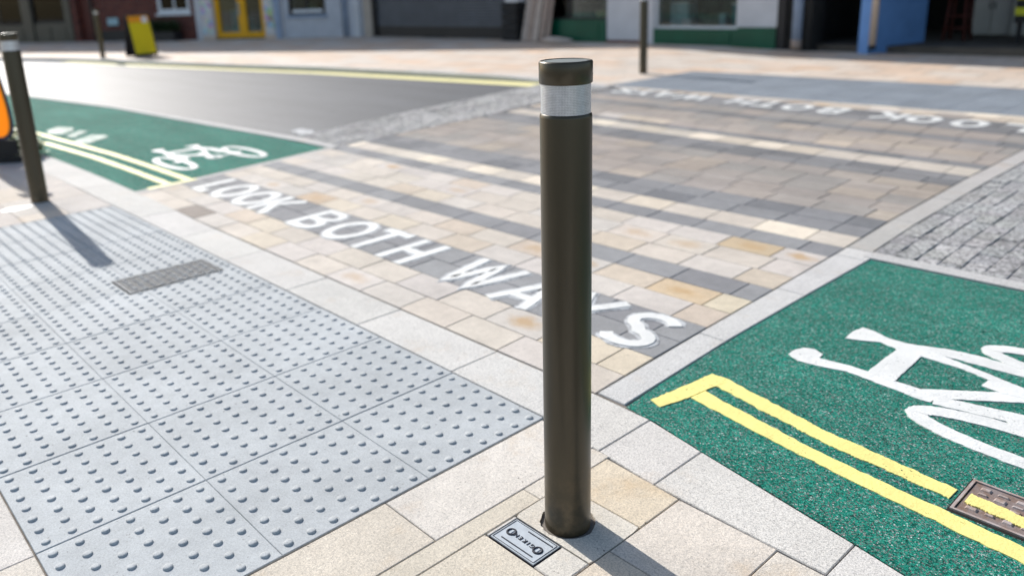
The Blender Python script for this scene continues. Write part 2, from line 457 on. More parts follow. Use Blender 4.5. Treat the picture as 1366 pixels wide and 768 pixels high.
# ------------------------------------------------------------------ ground sheets
g = MB(); g.quad((-90, -60, -.06), (60, -60, -.06), (60, 60, -.06), (-90, 60, -.06)); obj('ground', g, M['mortar'], kind='structure')
g = MB()
g.prism([(-90, -14), (-14, -.8), (-9, -.02), (-6.4, .18), (-4.3, .24), (9, .24), (9, 6.9), (-5.9, 6.95), (-8.5, 6.7), (-10.8, 6.4), (-16, 5.4), (-20, 4.6), (-40, -2.4), (-90, -8)], -.055, -.014)
obj('road', g, M['asphalt'], kind='structure')

# crossing bed and pavers
bed = MB(); bed.prism([(CX(1, .2) - .1, .2), (CX(0, .2) + .16, .24), (CX(0, 2.2) + .13, 2.2), (CX(0, 4) + .13, 4), (.05, 7.0), (-5.3, 7.3), (CX(1, 5) - .1, 5), (CX(1, 3) - .1, 3)], -.02, -.006)
obj('crossing_bed', bed, M['mortar'], kind='structure')
CREAM, PINK, TAN, GREYB, BUFF = rgb(204, 194, 182), rgb(203, 195, 187), rgb(199, 185, 169), rgb(198, 191, 184), rgb(207, 195, 178)
DARK, DARK2 = rgb(148, 148, 149), rgb(138, 138, 140)
BROWNGREY = rgb(172, 162, 154)
rows = [(.245, .41, 'c'), (.41, .59, 'c'), (.59, .765, 'd'), (.765, .947, 'd'), (.947, 1.127, 'c'), (1.127, 1.305, 'c'), (1.305, 1.485, 'd'),
        (1.485, 1.675, 'c'), (1.675, 1.866, 'c'), (1.866, 2.045, 'c'), (2.045, 2.225, 'd'), (2.225, 2.435, 'w'), (2.435, 2.625, 'e'), (2.625, 2.815, 'e'),
        (2.815, 3.01, 'g'), (3.01, 3.2, 'g'), (3.2, 3.4, 'g'), (3.4, 3.6, 'g'), (3.6, 3.8, 'g'), (3.8, 3.97, 'e'), (3.97, 4.14, 'e'), (4.14, 4.39, 'w'),
        (4.39, 4.54, 'e'), (4.54, 4.76, 'h'), (4.76, 4.99, 'g'), (4.99, 5.26, 'g'), (5.26, 5.46, 'e'), (5.46, 5.78, 'g'), (5.78, 6.07, 'e'), (6.07, 6.36, 'e'), (6.36, 6.58, 'h'), (6.58, 6.79, 'w')]
cr = MB()
for k, (y0, y1, kind) in enumerate(rows):
    ym = (y0 + y1) / 2; W = CX(0, ym) - CX(1, ym); ln = .3 if k % 2 else .305
    s = 0.0; first = True
    off = random.uniform(.35, .9)
    while s < 1 - 1e-4:
        step = ln / W * (off if first else random.choice((1, 1, 1, .98, 1.03, .97)))
        first = False
        e = min(1.0, s + step)
        if 1 - e < .012: e = 1.0
        q = []
        for ss, yy in ((e, y0), (s, y0), (s, y1), (e, y1)):
            x = CX(ss, yy); q.append((x, CY(x, yy)))
        c = {'c': random.choice((CREAM, CREAM, PINK, PINK, TAN, GREYB, BUFF, CREAM)), 'd': random.choice((DARK, DARK2, DARK)), 'e': random.choice((DARK2, DARK2, rgb(122, 123, 126))),
             'w': random.choice((CREAM, BUFF, CREAM, rgb(226, 214, 196))), 'g': random.choice((BROWNGREY, BROWNGREY, rgb(166, 158, 152), rgb(160, 155, 150), rgb(178, 166, 154))),
             'h': random.choice((PINK, TAN, BROWNGREY, BROWNGREY))}[kind]
        st = random.choice((0,) * 9 + (.4, .7)) if kind in 'ch' and random.random() < .7 else 0
        mxx, myy = (q[0][0] + q[1][0]) / 2, ym
        for sx, sy, sc, sv in ((-.34, 1.95, rgb(198, 178, 150), .5), (-.36, 1.2, rgb(203, 182, 154), .55), (-2.99, 1.0, rgb(192, 172, 150), .3), (-3.39, .33, rgb(150, 140, 132), 0), (-.15, .5, rgb(212, 199, 178), 0), (-.07, 1.22, rgb(210, 198, 176), 0)):
            if abs(mxx - sx) < .16 and abs(myy - sy) < .1: c, st = sc, sv
        cr.slab(q, z=random.uniform(-.0008, .0008), gap=random.uniform(.003, .0048), ch=.0022, depth=.02, tint=jit(c, .02 if kind in 'de' else .045), stain=st, tilt=.003, drop=.0022)
        s = e
obj('crossing', cr, M['paver'], kind='structure')

# granite strips each side of the crossing and flush kerbs
GR = rgb(205, 203, 200)
ks = MB()
def strip_slabs(mb, f, a, b, step, z, base, gap=.003, dep=.03, ch=.002):
    """slabs along a parametric strip f(t)->(left pt,right pt)"""
    t = a
    while t < b - 1e-3:
        e = min(b, t + step * random.uniform(.95, 1.05)); l0, r0 = f(t); l1, r1 = f(e)
        q = [l0, r0, r1, l1]
        ar = sum(p[0] * w_[1] - w_[0] * p[1] for p, w_ in zip(q, q[1:] + q[:1]))
        if ar < 0: q = q[::-1]
        mb.slab(q, z=z + random.uniform(-.0006, .0006), gap=gap, ch=ch, depth=dep, tint=jit(base, .04), tilt=.002); t = e
XE = [(.2, .129), (.457, .112), (1.07, .090), (2.24, .086)]
strip_slabs(ks, lambda y: ((interp(XR, y) + .003, y), (interp(XE, y), y)), .25, 2.24, .61, .0, GR)
strip_slabs(ks, lambda y: ((interp(XR, y) + .004, CY(0, y)), (interp(XR, y) + .125, CY(0, y))), 2.244, 6.9, .61, .0, rgb(186, 182, 178))
strip_slabs(ks, lambda y: ((interp(XL, y) - .075, y + .0), (interp(XL, y) - .004, y)), .25, 2.1, .61, .0, rgb(200, 196, 192))
obj('granite_strip', ks, M['granite'], kind='structure')

kb = MB()
# flush kerb band between tactile paving and crossing, then curving round the bollard corner
strip_slabs(kb, lambda x: ((x, .014 if x > -5 else .014 - .02 * (-5 - x)), (x, .238 + .0 * x if x > -3 else .238 + .03 * smooth(-3, -4.2, x) - (.02 * (-5 - x) if x < -5 else 0))), -9.0, -.0, .61, 0, rgb(206, 203, 198))
outer = [(0, .238), (.128, .238), (.18, .234), (.27, .226), (.357, .205), (.46, .185), (.62, .157), (.84, .116), (.97, .09), (1.05, .073), (1.4, .0), (2.2, -.18), (3.4, -.5)]
inner = [(0, .014), (.22, -.012), (.3, -.03), (.45, -.04), (.9, -.045), (1.4, -.09), (2.2, -.3), (3.4, -.64)]
strip_slabs(kb, lambda x: ((x, interp(inner, x)), (x, interp(outer, x))), .0, .45, .235, 0, rgb(208, 204, 198))
strip_slabs(kb, lambda x: ((x, interp(inner, x)), (x, interp(outer, x))), .45, 3.4, .47, 0, rgb(212, 208, 202))
obj('kerb', kb, M['granite'], kind='structure')

# tactile paving near side: 450 mm blister flags
TC = rgb(178, 182, 184)
def tactile(name, xs, ys, n, r, h, seg, base, zo=0.0):
    b = MB()
    for i in range(len(xs) - 1):
        for j in range(len(ys) - 1):
            x0, x1, y0, y1 = xs[i], xs[i + 1], ys[j], ys[j + 1]
            k_ = random.uniform(.95, 1.04); c = tuple(v_ * k_ for v_ in base); z = zo + random.uniform(-.0006, .0006)
            b.slab([(x0, y0 - .0012), (x1, y0 - .0012), (x1, y1 + .0012), (x0, y1 + .0012)], z=z, gap=.0034, ch=.0016, depth=.02, tint=c, drop=.0016, tilt=.0)
            for u in range(n):
                for v in range(n):
                    x = x0 + (x1 - x0) * (u + .5) / n; y = y0 + (y1 - y0) * (v + .5) / n
                    if name == 'tactile_paving' and -2.40 < x < -2.13 and -.535 < y < -.05: continue
                    b.dome(x, y, z - .0002, r * random.uniform(.94, 1.05), h * random.uniform(.85, 1.05), seg, c)
    return obj(name, b, M['tactile'], kind='structure')
tactile('tactile_paving', [-.442 * k - .003 for k in range(9, -1, -1)], [-1.345, -.903, -.450, .010], 7, .0122, .0056, 12, TC)
tactile('tactile_paving', [-5.3 + .45 * k for k in range(0, 17)], [6.80 + .485 * k for k in range(0, 5)], 7, .014, .005, 6, rgb(140, 147, 155), .002)

# near pavement: bed + slabs
pb = MB(); pb.prism([(-14, -9), (9, -9), (9, -2.2), (3.4, -.66), (2.2, -.31), (1.4, -.1), (.9, -.05), (.3, -.035), (0, .0), (0, .21), (-9, .16), (-14, -.6)], -.04, -.006)
obj('pavement_bed', pb, M['mortar'], kind='structure')
pv = MB(); SL = (rgb(210, 203, 193), rgb(212, 204, 192), rgb(208, 203, 196), rgb(211, 200, 186), rgb(206, 199, 189))
def rect(mb, x0, x1, y0, y1, c=None, st=0, gap=.004):
    mb.slab([(x0, y0), (x1, y0), (x1, y1), (x0, y1)], z=random.uniform(-.0006, .0006), gap=gap * .7, ch=.002, depth=.03, tint=jit(c or random.choice(SL), .04), stain=st, tilt=.002, drop=.0022)
# column beside the tactile flags
for a, b, c in ((-.603, -.002, rgb(213, 206, 197)), (-1.2, -.603, rgb(210, 200, 186)), (-1.8, -1.2, None), (-2.4, -1.8, None)): rect(pv, .002, .216, a, b, c)
for a, b, c in ((-.30, -.016, rgb(211, 203, 191)), (-.9, -.30, rgb(210, 200, 184)), (-1.5, -.9, None), (-2.2, -1.5, None)): rect(pv, .216, .281, a, b, c, gap=.002)
pv.slab([(.281, -.21), (.535, -.21), (.535, -.0445), (.281, -.0275)], gap=.0028, ch=.002, tint=rgb(212, 198, 176), drop=.0022)
for a, b, c in ((-.82, -.5, rgb(210, 200, 184)), (-1.2, -.82, None), (-1.7, -1.2, None)): rect(pv, .281, .535, a, b, c)
rect(pv, .535, .81, -.33, -.0455, rgb(208, 199, 187)); rect(pv, .535, .81, -.62, -.33, rgb(209, 196, 178)); rect(pv, .535, .81, -.95, -.62)
for i in range(10):
    for j in range(5): rect(pv, .81 + i * .42, 1.23 + i * .42, -.55 - .3 * (j + 1) - i * .13, -.55 - .3 * j - i * .13)
for i in range(4): rect(pv, .81 + i * .3, 1.11 + i * .3, -.55 - i * .13 + .0, -.05 - i * .02 - .0)if i == 0 else None
# slabs nearer the viewer and left of the tactile flags
for j in range(6):
    y1 = -1.348 - .3 * j
    x = .0
    while x > -9:
        ln = .45 * random.uniform(.95, 1.05) if j else .44
        rect(pv, x - ln, x, y1 - .3, y1); x -= ln
for j in range(5):
    y1 = .012 - .272 * j; x = -3.984 - (.2 if j % 2 else 0)
    if j % 2: rect(pv, -4.184, -3.984, y1 - .272, y1)
    while x > -9:
        rect(pv, x - .5, x, y1 - .272, y1, random.choice((rgb(196, 188, 180), rgb(200, 188, 174), rgb(192, 186, 180)))); x -= .5
obj('pavement', pv, M['slab'], kind='structure')

# cast bollard surround slab (with the round socket)
def ring_slab(mb, x0, x1, y0, y1, cx, cy, r, z0, z1, seg=48):
    pts_i = []; pts_o = []
    for k in range(seg):
        a = 2 * pi * k / seg; dx, dy = cos(a), sin(a)
        t = min([(x1 - cx) / dx if dx > 1e-9 else 9, (x0 - cx) / dx if dx < -1e-9 else 9, (y1 - cy) / dy if dy > 1e-9 else 9, (y0 - cy) / dy if dy < -1e-9 else 9])
        pts_o.append((cx + dx * t, cy + dy * t)); rr = r * (1 + random.uniform(-.02, .03)); pts_i.append((cx + dx * rr, cy + dy * rr))
    mb.band(pts_i, pts_o, z0, z1, closed=True, tint=rgb(210, 203, 191))
BX, BY = .392, -.318
cs = MB(); ring_slab(cs, .283, .5335, -.397, -.212, BX, BY, .069, -.05, .0)
cs.slab([(.447, -.498), (.532, -.498), (.532, -.3985), (.447, -.3985)], tint=rgb(210, 204, 194), gap=.001); cs.slab([(.284, -.498), (.2925, -.498), (.2925, -.3985), (.284, -.3985)], tint=rgb(206, 202, 196), gap=.001, ch=.001)
obj('socket_surround', cs, M['slab'], kind='structure')

# cycle lanes
gl = MB(); gl.prism([(.135, .246)] + [(x, y + .006) for x, y in outer[2:]] + [(3.4, 2.14), (.089, 2.14), (.093, 1.07), (.116, .457)], -.05, -.0045); obj('cycle_lane', gl, M['green'], kind='structure')
gl = MB(); gl.prism([(-4.30, .262), (-5.36, .236), (-6.4, .18), (-9, -.02), (-14, -.8), (-40, -6.2), (-40, -3.8), (-16, .7), (-12, 1.47), (-9.5, 1.8), (-6.5, 1.97), (-5.15, 2.05), (-4.60, 2.06)], -.05, -.0045)
obj('cycle_lane', gl, M['green'], kind='structure')
wl = MB(); up = [(-40, -3.7), (-16, .8), (-12, 1.57), (-9.5, 1.9), (-6.5, 2.09), (-5.15, 2.18), (-4.55, 2.17)]; lo = [(-40, -3.8), (-16, .71), (-12, 1.48), (-9.5, 1.81), (-6.5, 1.98), (-5.15, 2.07), (-4.55, 2.07)]
wl.band(up, lo, -.03, .002, tint=rgb(194, 192, 190)); wl.band([(.05, 2.238), (.7, 2.238), (3.4, 2.238)], [(.05, 2.146), (.7, 2.146), (3.4, 2.146)], -.03, .003, tint=rgb(194, 192, 190))
obj('granite_edging', wl, M['granite'], kind='structure')

# granite setts beyond the edging, both sides of the crossing
def setts(name, xa, xb, y0, y1, base):
    b = MB()
    nc = 14
    for i in range(nc):
        y = y0 - random.uniform(0, .2)
        while y < y1:
            ln = random.uniform(.08, .17); e = min(y1, y + ln)
            ym = max(y0, y)
            if e - ym > .03:
                X = lambda u, yy: xa(yy) + (xb(yy) - xa(yy)) * u
                q = [(X(i / nc, ym), ym), (X((i + 1) / nc, ym), ym), (X((i + 1) / nc, e), e), (X(i / nc, e), e)]
                if q[0][0] > q[1][0]: q = q[::-1]
                b.slab(q, z=random.uniform(-.003, .003), gap=random.uniform(.0005, .003), ch=.005, depth=.03, drop=.0035, tint=jit(base, .1), tilt=.05)
            y = e
    return obj(name, b, M['sett_stone'], kind='structure')
setts('setts', lambda y: interp(XR, y) + .13, lambda y: 1.32 + .02 * y, 2.245, 6.85, rgb(176, 175, 174))
setts('setts', lambda y: interp([(2.0, -5.3), (2.37, -5.40), (3.65, -5.70), (4.53, -5.85), (5.76, -6.09), (6.9, -6.3)], y), lambda y: interp(XL, y) - .004, 2.185, 6.75, rgb(184, 182, 180))

# far pavement with raised kerb towards the left
fk = [(9, 6.82), (-5.3, 6.84), (-6.5, 6.77), (-7.05, 6.70), (-8.9, 6.46), (-11.14, 6.17), (-13.6, 5.63), (-16.2, 5.17), (-20, 4.45), (-26, 2.6), (-40, -2.5)]
fk2 = [(9, 12.5), (-5.3, 12.5), (-6.5, 12.5), (-7.05, 12.5), (-8.9, 12.5), (-11.14, 12.5), (-14, 12.5), (-19.1, 12.45), (-21.6, 11.15), (-26, 9.15), (-42, 2.2)]
def kz(x): return -.004 + .066 * smooth(-5.5, -7.5, x)
fp = MB(); kbm = MB()
for (a, b), (c, d) in zip(zip(fk, fk2), zip(fk[1:], fk2[1:])):
    N = 4
    for s_ in range(N):
        def pt(p, q, t):
            x = p[0] + (q[0] - p[0]) * t; y = p[1] + (q[1] - p[1]) * t
            return (x, y, kz(p[0]))
        fp.quad(pt(a, b, s_ / N), pt(a, b, (s_ + 1) / N), pt(c, d, (s_ + 1) / N), pt(c, d, s_ / N))
    if a[0] <= -5.3:
        n = max(1, int(hypot(a[0] - c[0], a[1] - c[1]) / .9))
        for i in range(n):
            P = [(a[0] + (c[0] - a[0]) * t, a[1] + (c[1] - a[1]) * t) for t in (i / n, (i + 1) / n)]
            ang = math.atan2(c[1] - a[1], c[0] - a[0]); nx, ny = sin(ang), -cos(ang)
            (xa, ya), (xb, yb) = P
            za, zb = kz(xa), kz(xb); g_ = .006
            kbm.hexa([(xb, yb, -.05), (xb - nx * .16, yb - ny * .16, -.05), (xa - nx * .16, ya - ny * .16, -.05), (xa, ya, -.05),
                      (xb, yb, zb + .004), (xb - nx * .16, yb - ny * .16, zb + .004), (xa - nx * .16, ya - ny * .16, za + .004), (xa, ya, za + .004)], tint=jit(rgb(196, 196, 196), .05))
for f_ in list(range(len(kbm.f))): pass
obj('far_pavement', fp, M['far_paving'], kind='structure')
obj('far_kerb', kbm, M['granite'], kind='structure')

# ------------------------------------------------------------------ painted markings (thermoplastic, a few mm thick)
def rag(pts, step=.02, amp=.0022):
    """resample a closed outline and roughen it"""
    out = []
    for (a, b) in zip(pts, pts[1:] + pts[:1]):
        L = hypot(b[0] - a[0], b[1] - a[1]); n = max(1, int(L / step))
        for k in range(n):
            t = k / n; j = amp if k else amp * .4
            out.append((a[0] + (b[0] - a[0]) * t + random.uniform(-j, j), a[1] + (b[1] - a[1]) * t + random.uniform(-j, j)))
    return out
def stroke(mb, pts, w, z, closed=False, th=.003, amp=.0012):
    n = len(pts); L = []; Rr = []
    for i, p in enumerate(pts):
        a = pts[i - 1] if (i or closed) else None; b = pts[(i + 1) % n] if (i < n - 1 or closed) else None
        d = []
        for q0, q1 in ((a, p), (p, b)):
            if q0 is None or q1 is None: continue
            l = hypot(q1[0] - q0[0], q1[1] - q0[1]) or 1; d.append(((q1[0] - q0[0]) / l, (q1[1] - q0[1]) / l))
        n1 = (-d[0][1], d[0][0]); n2 = (-d[-1][1], d[-1][0]); den = max(.35, 1 + n1[0] * n2[0] + n1[1] * n2[1])
        mx, my = (n1[0] + n2[0]) / den, (n1[1] + n2[1]) / den
        ja, jb = random.uniform(-amp, amp), random.uniform(-amp, amp)
        L.append((p[0] + mx * (w / 2 + ja), p[1] + my * (w / 2 + ja))); Rr.append((p[0] - mx * (w / 2 + jb), p[1] - my * (w / 2 + jb)))
    mb.band(L, Rr, z - th, z, closed)
def arc(cx, cy, rx, ry, a0, a1, n=18):
    return [(cx + rx * cos(R(a0 + (a1 - a0) * k / n)), cy + ry * sin(R(a0 + (a1 - a0) * k / n))) for k in range(n + 1)]
def letter(ch, w, t):
    """centre lines in a box w wide and 1 tall (t = stroke width in those units); returns [(points, closed)]"""
    h = t / 2; x0, x1, y0, y1 = h, w - h, h, 1 - h; m = w / 2
    if ch == 'L': return [([(x0, 1), (x0, y0), (w, y0)], False)]
    if ch == 'O': return [(arc(m, .5, m - h, .5 - h, 0, 345, 23), True)]
    if ch == 'K': return [([(x0, 0), (x0, 1)], False), ([(w - h * .6, 1), (x0 + h, .42)], False), ([(x0 + h * 1.6, .56), (w - h * .4, 0)], False)]
    if ch == 'B': return [([(x0, 0), (x0, 1)], False), ([(x0, y1), (w * .55, y1)] + arc(w * .55, .75 - h * .25, w * .45 - h * 1.3, .25 - h * .75, 80, -80, 9) + [(w * .55, .5), (x0, .5)], False),
                          ([(x0, .5), (w * .55, .5)] + arc(w * .55, .25 + h * .25, w * .45 - h, .25 - h * .75, 80, -80, 9) + [(w * .55, y0), (x0, y0)], False)]
    if ch == 'T': return [([(0, y1), (w, y1)], False), ([(m, 1 - t), (m, 0)], False)]
    if ch == 'H': return [([(x0, 0), (x0, 1)], False), ([(x1, 0), (x1, 1)], False), ([(x0, .5), (x1, .5)], False)]
    if ch == 'W': return [([(h * .8, 1), (w * .27, h * .4), (m, .93), (w * .73, h * .4), (w - h * .8, 1)], False)]
    if ch == 'A': return [([(h * .8, 0), (m, .95), (w - h * .8, 0)], False), ([(w * .24, .3), (w * .76, .3)], False)]
    if ch == 'Y': return [([(h * .8, 1), (m, .45), (m, 0)], False), ([(w - h * .8, 1), (m, .45)], False)]
    if ch == 'S': return [(arc(m, .74, m - h, .26 - h, 25, 268, 12)[:-1] + arc(m, .26 + .005, m - h, .26 - h, 88, -155, 12), False)]
def lettering(name, spec, place, label, th, wd):
    """spec: (char, x0, width); place maps (x, v) with v 0..1 to the ground"""
    t = thing(name, (*place(spec[0][1], 0), 0), label, 'road lettering')
    z = .0024
    for ch, x0, w in spec:
        b = MB(); r = MB()
        for pts, cl in letter(ch, w / th, wd / th):
            P = [place(x0 + p[0] * th, p[1]) for p in pts]
            if len(P) < 6 and not cl:                                   # more points on straight strokes, so the edges can be uneven
                Q = []
                for p, q in zip(P, P[1:]):
                    Q += [(p[0] + (q[0] - p[0]) * k / 5, p[1] + (q[1] - p[1]) * k / 5) for k in range(5)]
                P = Q + [P[-1]]
            z += .00012
            stroke(b, P, wd, z, cl, th=.0035, amp=.001)
            stroke(r, P, wd + .03, .0012 + (z - .0024) * .2, cl, th=.004, amp=.005)
        lt = obj('letter_' + ch.lower(), b, M['white_paint'], t); sub('worn_border', r, M['residue'], lt, t)
    return t
near_spec = [('L', -4.045, .17), ('O', -3.82, .27), ('O', -3.50, .27), ('K', -3.20, .22), ('B', -2.685, .25), ('O', -2.36, .27), ('T', -2.07, .23), ('H', -1.75, .215), ('W', -1.285, .32), ('A', -.905, .245), ('Y', -.62, .245), ('S', -.31, .225)]
def near_place(x, v):
    y = .583 + v * .345; return (x + (.017 + .012 * x) * 1.2 * v if x < -1 else x + .01 * v, y)
lettering('road_lettering', near_spec, near_place, 'white LOOK BOTH WAYS lettering on the near side of the paved crossing, right way up', .345, .05)
far_spec = [('L', -.33, .21), ('O', -.665, .25), ('O', -1.045, .25), ('K', -1.36, .24), ('B', -1.93, .22), ('O', -2.28, .26), ('T', -2.63, .24), ('H', -2.95, .25), ('W', -3.52, .36), ('A', -3.97, .28), ('Y', -4.32, .26), ('S', -4.62, .25)]
def far_place(x0):
    def f(x, v):
        # read from the far side: x runs backwards, tops of the letters towards the viewer
        xx = x; yy = 6.33 - .055 * (xx + .33) - v * .36; return (xx, yy)
    return f
fs = [(c, x, w) for c, x, w in far_spec]
def far_pl(x, v):
    xx = -.33 - (x + .33) ; return (xx, 6.335 - .075 * (xx + .33) - v * .37)
fs2 = [(c, -.33 + (-.33 - x), w * 1.08) for c, x, w in far_spec]
lettering('road_lettering', fs2, far_pl, 'white LOOK BOTH WAYS lettering across the road, upside down as seen from here', .37, .058)

# bicycle symbol
def bike(mb):
    P = lambda pts, z: mb.prism(rag(pts, .012, .0018), z - .0050, z - .0020)
    P([(.312, .945), (.31, .985), (.325, 1.03), (.36, 1.045), (.399, 1.024), (.404, .988), (.46, .994), (.511, 1.002), (.567, 1.0), (.66, .992), (.745, .99), (.80, .975), (.79, .925), (.764, .92), (.653, .936), (.519, .953), (.42, .925), (.36, .918)], .0000)
    P([(.394, 1.208), (.388, 1.28), (.398, 1.346), (.44, 1.342), (.506, 1.313), (.573, 1.313), (.613, 1.325), (.69, 1.357), (.70, 1.30), (.70, 1.245), (.645, 1.237), (.564, 1.242), (.50, 1.262), (.45, 1.232)], .0003)
    P([(.566, 1.25), (.566, .995), (.657, .985), (.648, 1.242)], .0006)
    P([(.68, 1.357), (.78, 1.372), (.95, 1.362), (1.16, 1.45), (1.19, 1.40), (.95, 1.30), (.69, 1.292)], .0004)          # seat stay
    P([(.645, 1.237), (.70, 1.292), (1.0, 1.205), (1.2, 1.17), (1.2, 1.12), (.98, 1.166), (.79, 1.228)], .0007)          # seat tube
    P([(.74, .992), (.98, 1.185), (1.12, 1.2), (1.0, 1.12), (.80, .962)], .0005)                                         # down tube
    P([(.79, .975), (1.02, 1.03), (1.17, .87), (1.13, .82), (.99, .955), (.80, .915)], .0008)                             # fork
    P([(.865, 1.145), (.868, 1.2), (.95, 1.205), (1.1, 1.19), (1.1, 1.15), (.93, 1.135)], .0009)                          # pedal
    for cx, cy, z in ((1.15, .835, .0010), (1.165, 1.452, .0011)):
        stroke(mb, arc(cx, cy, .394 - .029, .12 - .029, 0, 357, 119), .058, z - .002, True, th=.003, amp=.0022)
    stroke(mb, arc(1.16, 1.18, .08, .05, 0, 345, 23), .035, -.0008, True, th=.003)
    P([(1.10, 1.47), (1.10, 1.43), (1.2, 1.20), (1.23, 1.22)], .0013)
bk = MB(); bike(bk)
b1 = obj('bicycle_symbol', bk, M['white_paint'], label='large white bicycle symbol on green lane at the right picture edge', cat='road marking', group='bicycle symbols on the cycle lanes')
b2 = b1.copy(); C.objects.link(b2); b2.location = (-6.165, .04, 0); b2.scale = (.94, 1, 1)
b2['label'] = 'small distant white bicycle symbol on green lane left of the crossing'

yl = MB()
def line(mb, top, bot, z, th=.006):
    n = 60; f = lambda tab, t: interp(sorted((p[0], p[1]) for p in tab), t)
    xa, xb = top[0][0], top[-1][0]; ya, yb = bot[0][0], bot[-1][0]
    L = []; Q = []; n = 150
    ph = [random.uniform(0, 6.3) for _ in range(8)]
    wob = lambda x, o: sum(.0011 * sin(x * f_ + p_) for f_, p_ in zip((23, 41, 77, 133), ph[o:o + 4])) + random.uniform(-.0016, .0016)
    for k in range(n + 1):
        t = k / n; x = xa + (xb - xa) * t; x2 = ya + (yb - ya) * t
        L.append((x, f(top, x) + wob(x, 0))); Q.append((x2, f(bot, x2) + wob(x2, 4)))
    mb.band(L, Q, z - th, z)
line(yl, [(.265, .628), (.64, .54), (1.012, .498)], [(.255, .562), (.67, .474), (1.010, .445)], -.0020, .003)
line(yl, [(1.514, .42), (2.2, .28), (3.3, .04)], [(1.514, .36), (2.2, .21), (3.3, -.03)], .0002)
line(yl, [(.255, .505), (.45, .464), (.70, .416), (1.197, .365), (1.7, .25), (3.3, -.09)], [(.246, .438), (.45, .40), (.728, .356), (1.213, .302), (1.7, .19), (3.3, -.15)], -.0019, .003)
yl.prism(rag([(.163, .335), (.186, .49), (.203, .628), (.27, .63), (.262, .56), (.25, .50), (.236, .40), (.212, .318)], .012, .0025), -.0046, -.0017)
obj('double_yellow_lines', yl, M['yellow_paint'], label='thick double yellow lines with end bar on green lane beside the kerb, front right', cat='road marking', group='double yellow lines')
yl = MB()
l1 = [(-16, -.72), (-12, .05), (-8, .575), (-6, .70), (-5.1, .715), (-4.33, .72)]; l2 = [(-16, -.80), (-12, -.03), (-8, .50), (-6, .635), (-5.1, .655), (-4.33, .655)]
line(yl, l1, l2, .0002)
line(yl, [(x, y - .165) for x, y in l1], [(x, y - .165) for x, y in l2], .0004)
yl.prism(rag([(-4.355, .74), (-4.295, .74), (-4.265, .36), (-4.325, .36)], .03, .003), -.005, .0008)
obj('double_yellow_lines', yl, M['cream_paint'], label='pale double yellow lines on green lane behind the left bollard', cat='road marking', group='double yellow lines')
yl = MB()
line(yl, [(-6.15, 6.70), (-7.05, 6.60), (-8.9, 6.36), (-11.1, 6.06), (-13.6, 5.52), (-16.2, 5.05), (-20, 4.3)], [(-6.0, 6.3), (-6.9, 6.2), (-8.8, 5.98), (-11.0, 5.72), (-13.4, 5.25), (-16.0, 4.78), (-20, 4.0)], -.010, .004)
obj('yellow_line', yl, M['cream_paint'], label='pale yellow line along the raised kerb across the road', cat='road marking')
wm = MB()
for pts in ([(-8.09, .66), (-8.3, .82), (-8.05, .92), (-7.85, .86), (-7.68, .71), (-7.85, .62)], [(-7.52, .69), (-7.78, .92), (-7.62, .945), (-7.32, .71)], [(-7.13, .67), (-7.34, .91), (-7.2, .98), (-7.05, .975), (-6.8, .70), (-6.95, .64)]):
    wm.prism(rag(pts, .05, .01), -.006, .0006)
obj('lane_marking', wm, M['faded_paint'], label='three faded white dabs of an old marking on green lane by the left bollard', cat='road marking')
wm = MB(); wm.prism(rag([(-5.75, 2.35), (-5.45, 2.28), (-5.42, 2.42), (-5.6, 2.52), (-5.8, 2.47)], .04, .012), -.02, -.008)
obj('paint_patch', wm, M['residue'], label='small worn white paint patch on asphalt at the end of the setts', cat='road marking')
wm = MB(); wm.prism(rag([(-4.42, -.58), (-4.36, -.50), (-4.39, -.40), (-4.46, -.36), (-4.5, -.47), (-4.49, -.55)], .02, .008), -.004, .0022)
obj('paint_splash', wm, M['white_paint'], label='white paint splash on paving at the foot of the left bollard', cat='paint mark')

# ------------------------------------------------------------------ bollards
def make_bollard():
    root = thing('bollard', (0, 0, 0), None, None, world=False)
    H = 1.144; r = .0572
    b = MB(); b.lathe([(r, -.08), (r, 1.024), (r - .0008, 1.0295), (r - .003, 1.032), (.0538, 1.0325)], 72, close_top=False); obj('post', b, M['bollard'], root)
    t = MB(); t.lathe([(.0540, 1.030), (.0540, 1.098)], 72, close_top=False); obj('reflective_band', t, M['tape'], root)
    c = MB(); c.lathe([(.0538, 1.0955), (r - .002, 1.0955), (r + .0006, 1.098), (r + .0006, H - .0035), (r - .001, H - .0008), (r - .004, H)], 72, close_top=False)
    c.lathe([(r - .004, H), (r - .0075, H - .002)], 72, close_top=False); cap = obj('cap', c, M['bollard'], root)
    d = MB(); d.lathe([(r - .007, H - .0015)], 72) if False else d.lathe([(r - .0075, H - .004), (r - .0075, H - .002), (r - .012, H - .0012)], 72)
    o = obj('cap_disc', d, M['bollard_top']); o.parent = cap
    s = MB(); s.lathe([(.0032, -.001), (.0032, .0002), (.002, .0005)], 12)
    s.v = [(r + .0005 + z, x, y + 1.115) for x, y, z in s.v]
    # grub screw on the cap's right-hand side as seen from the crossing
    ang = R(-2); s.v = [(x * cos(ang) - y * sin(ang), x * sin(ang) + y * cos(ang), z) for x, y, z in s.v]
    o = obj('grub_screw', s, M['black']); o.parent = cap
    k = MB()
    k.lathe([(.0568, -.022), (.063, -.026), (.072, -.024), (.0725, -.035)], 48, close_top=False); k.v = [(x * random.uniform(.99, 1.01), y * random.uniform(.99, 1.01), z + random.uniform(-.002, .003)) for x, y, z in k.v]
    obj('socket_ring', k, M['dirt'], root)
    return root
proto = make_bollard()
def copy_tree(o, parent=None):
    c = o.copy(); C.objects.link(c)
    if parent is not None: c.parent = parent
    for ch in list(o.children): copy_tree(ch, c)
    return c
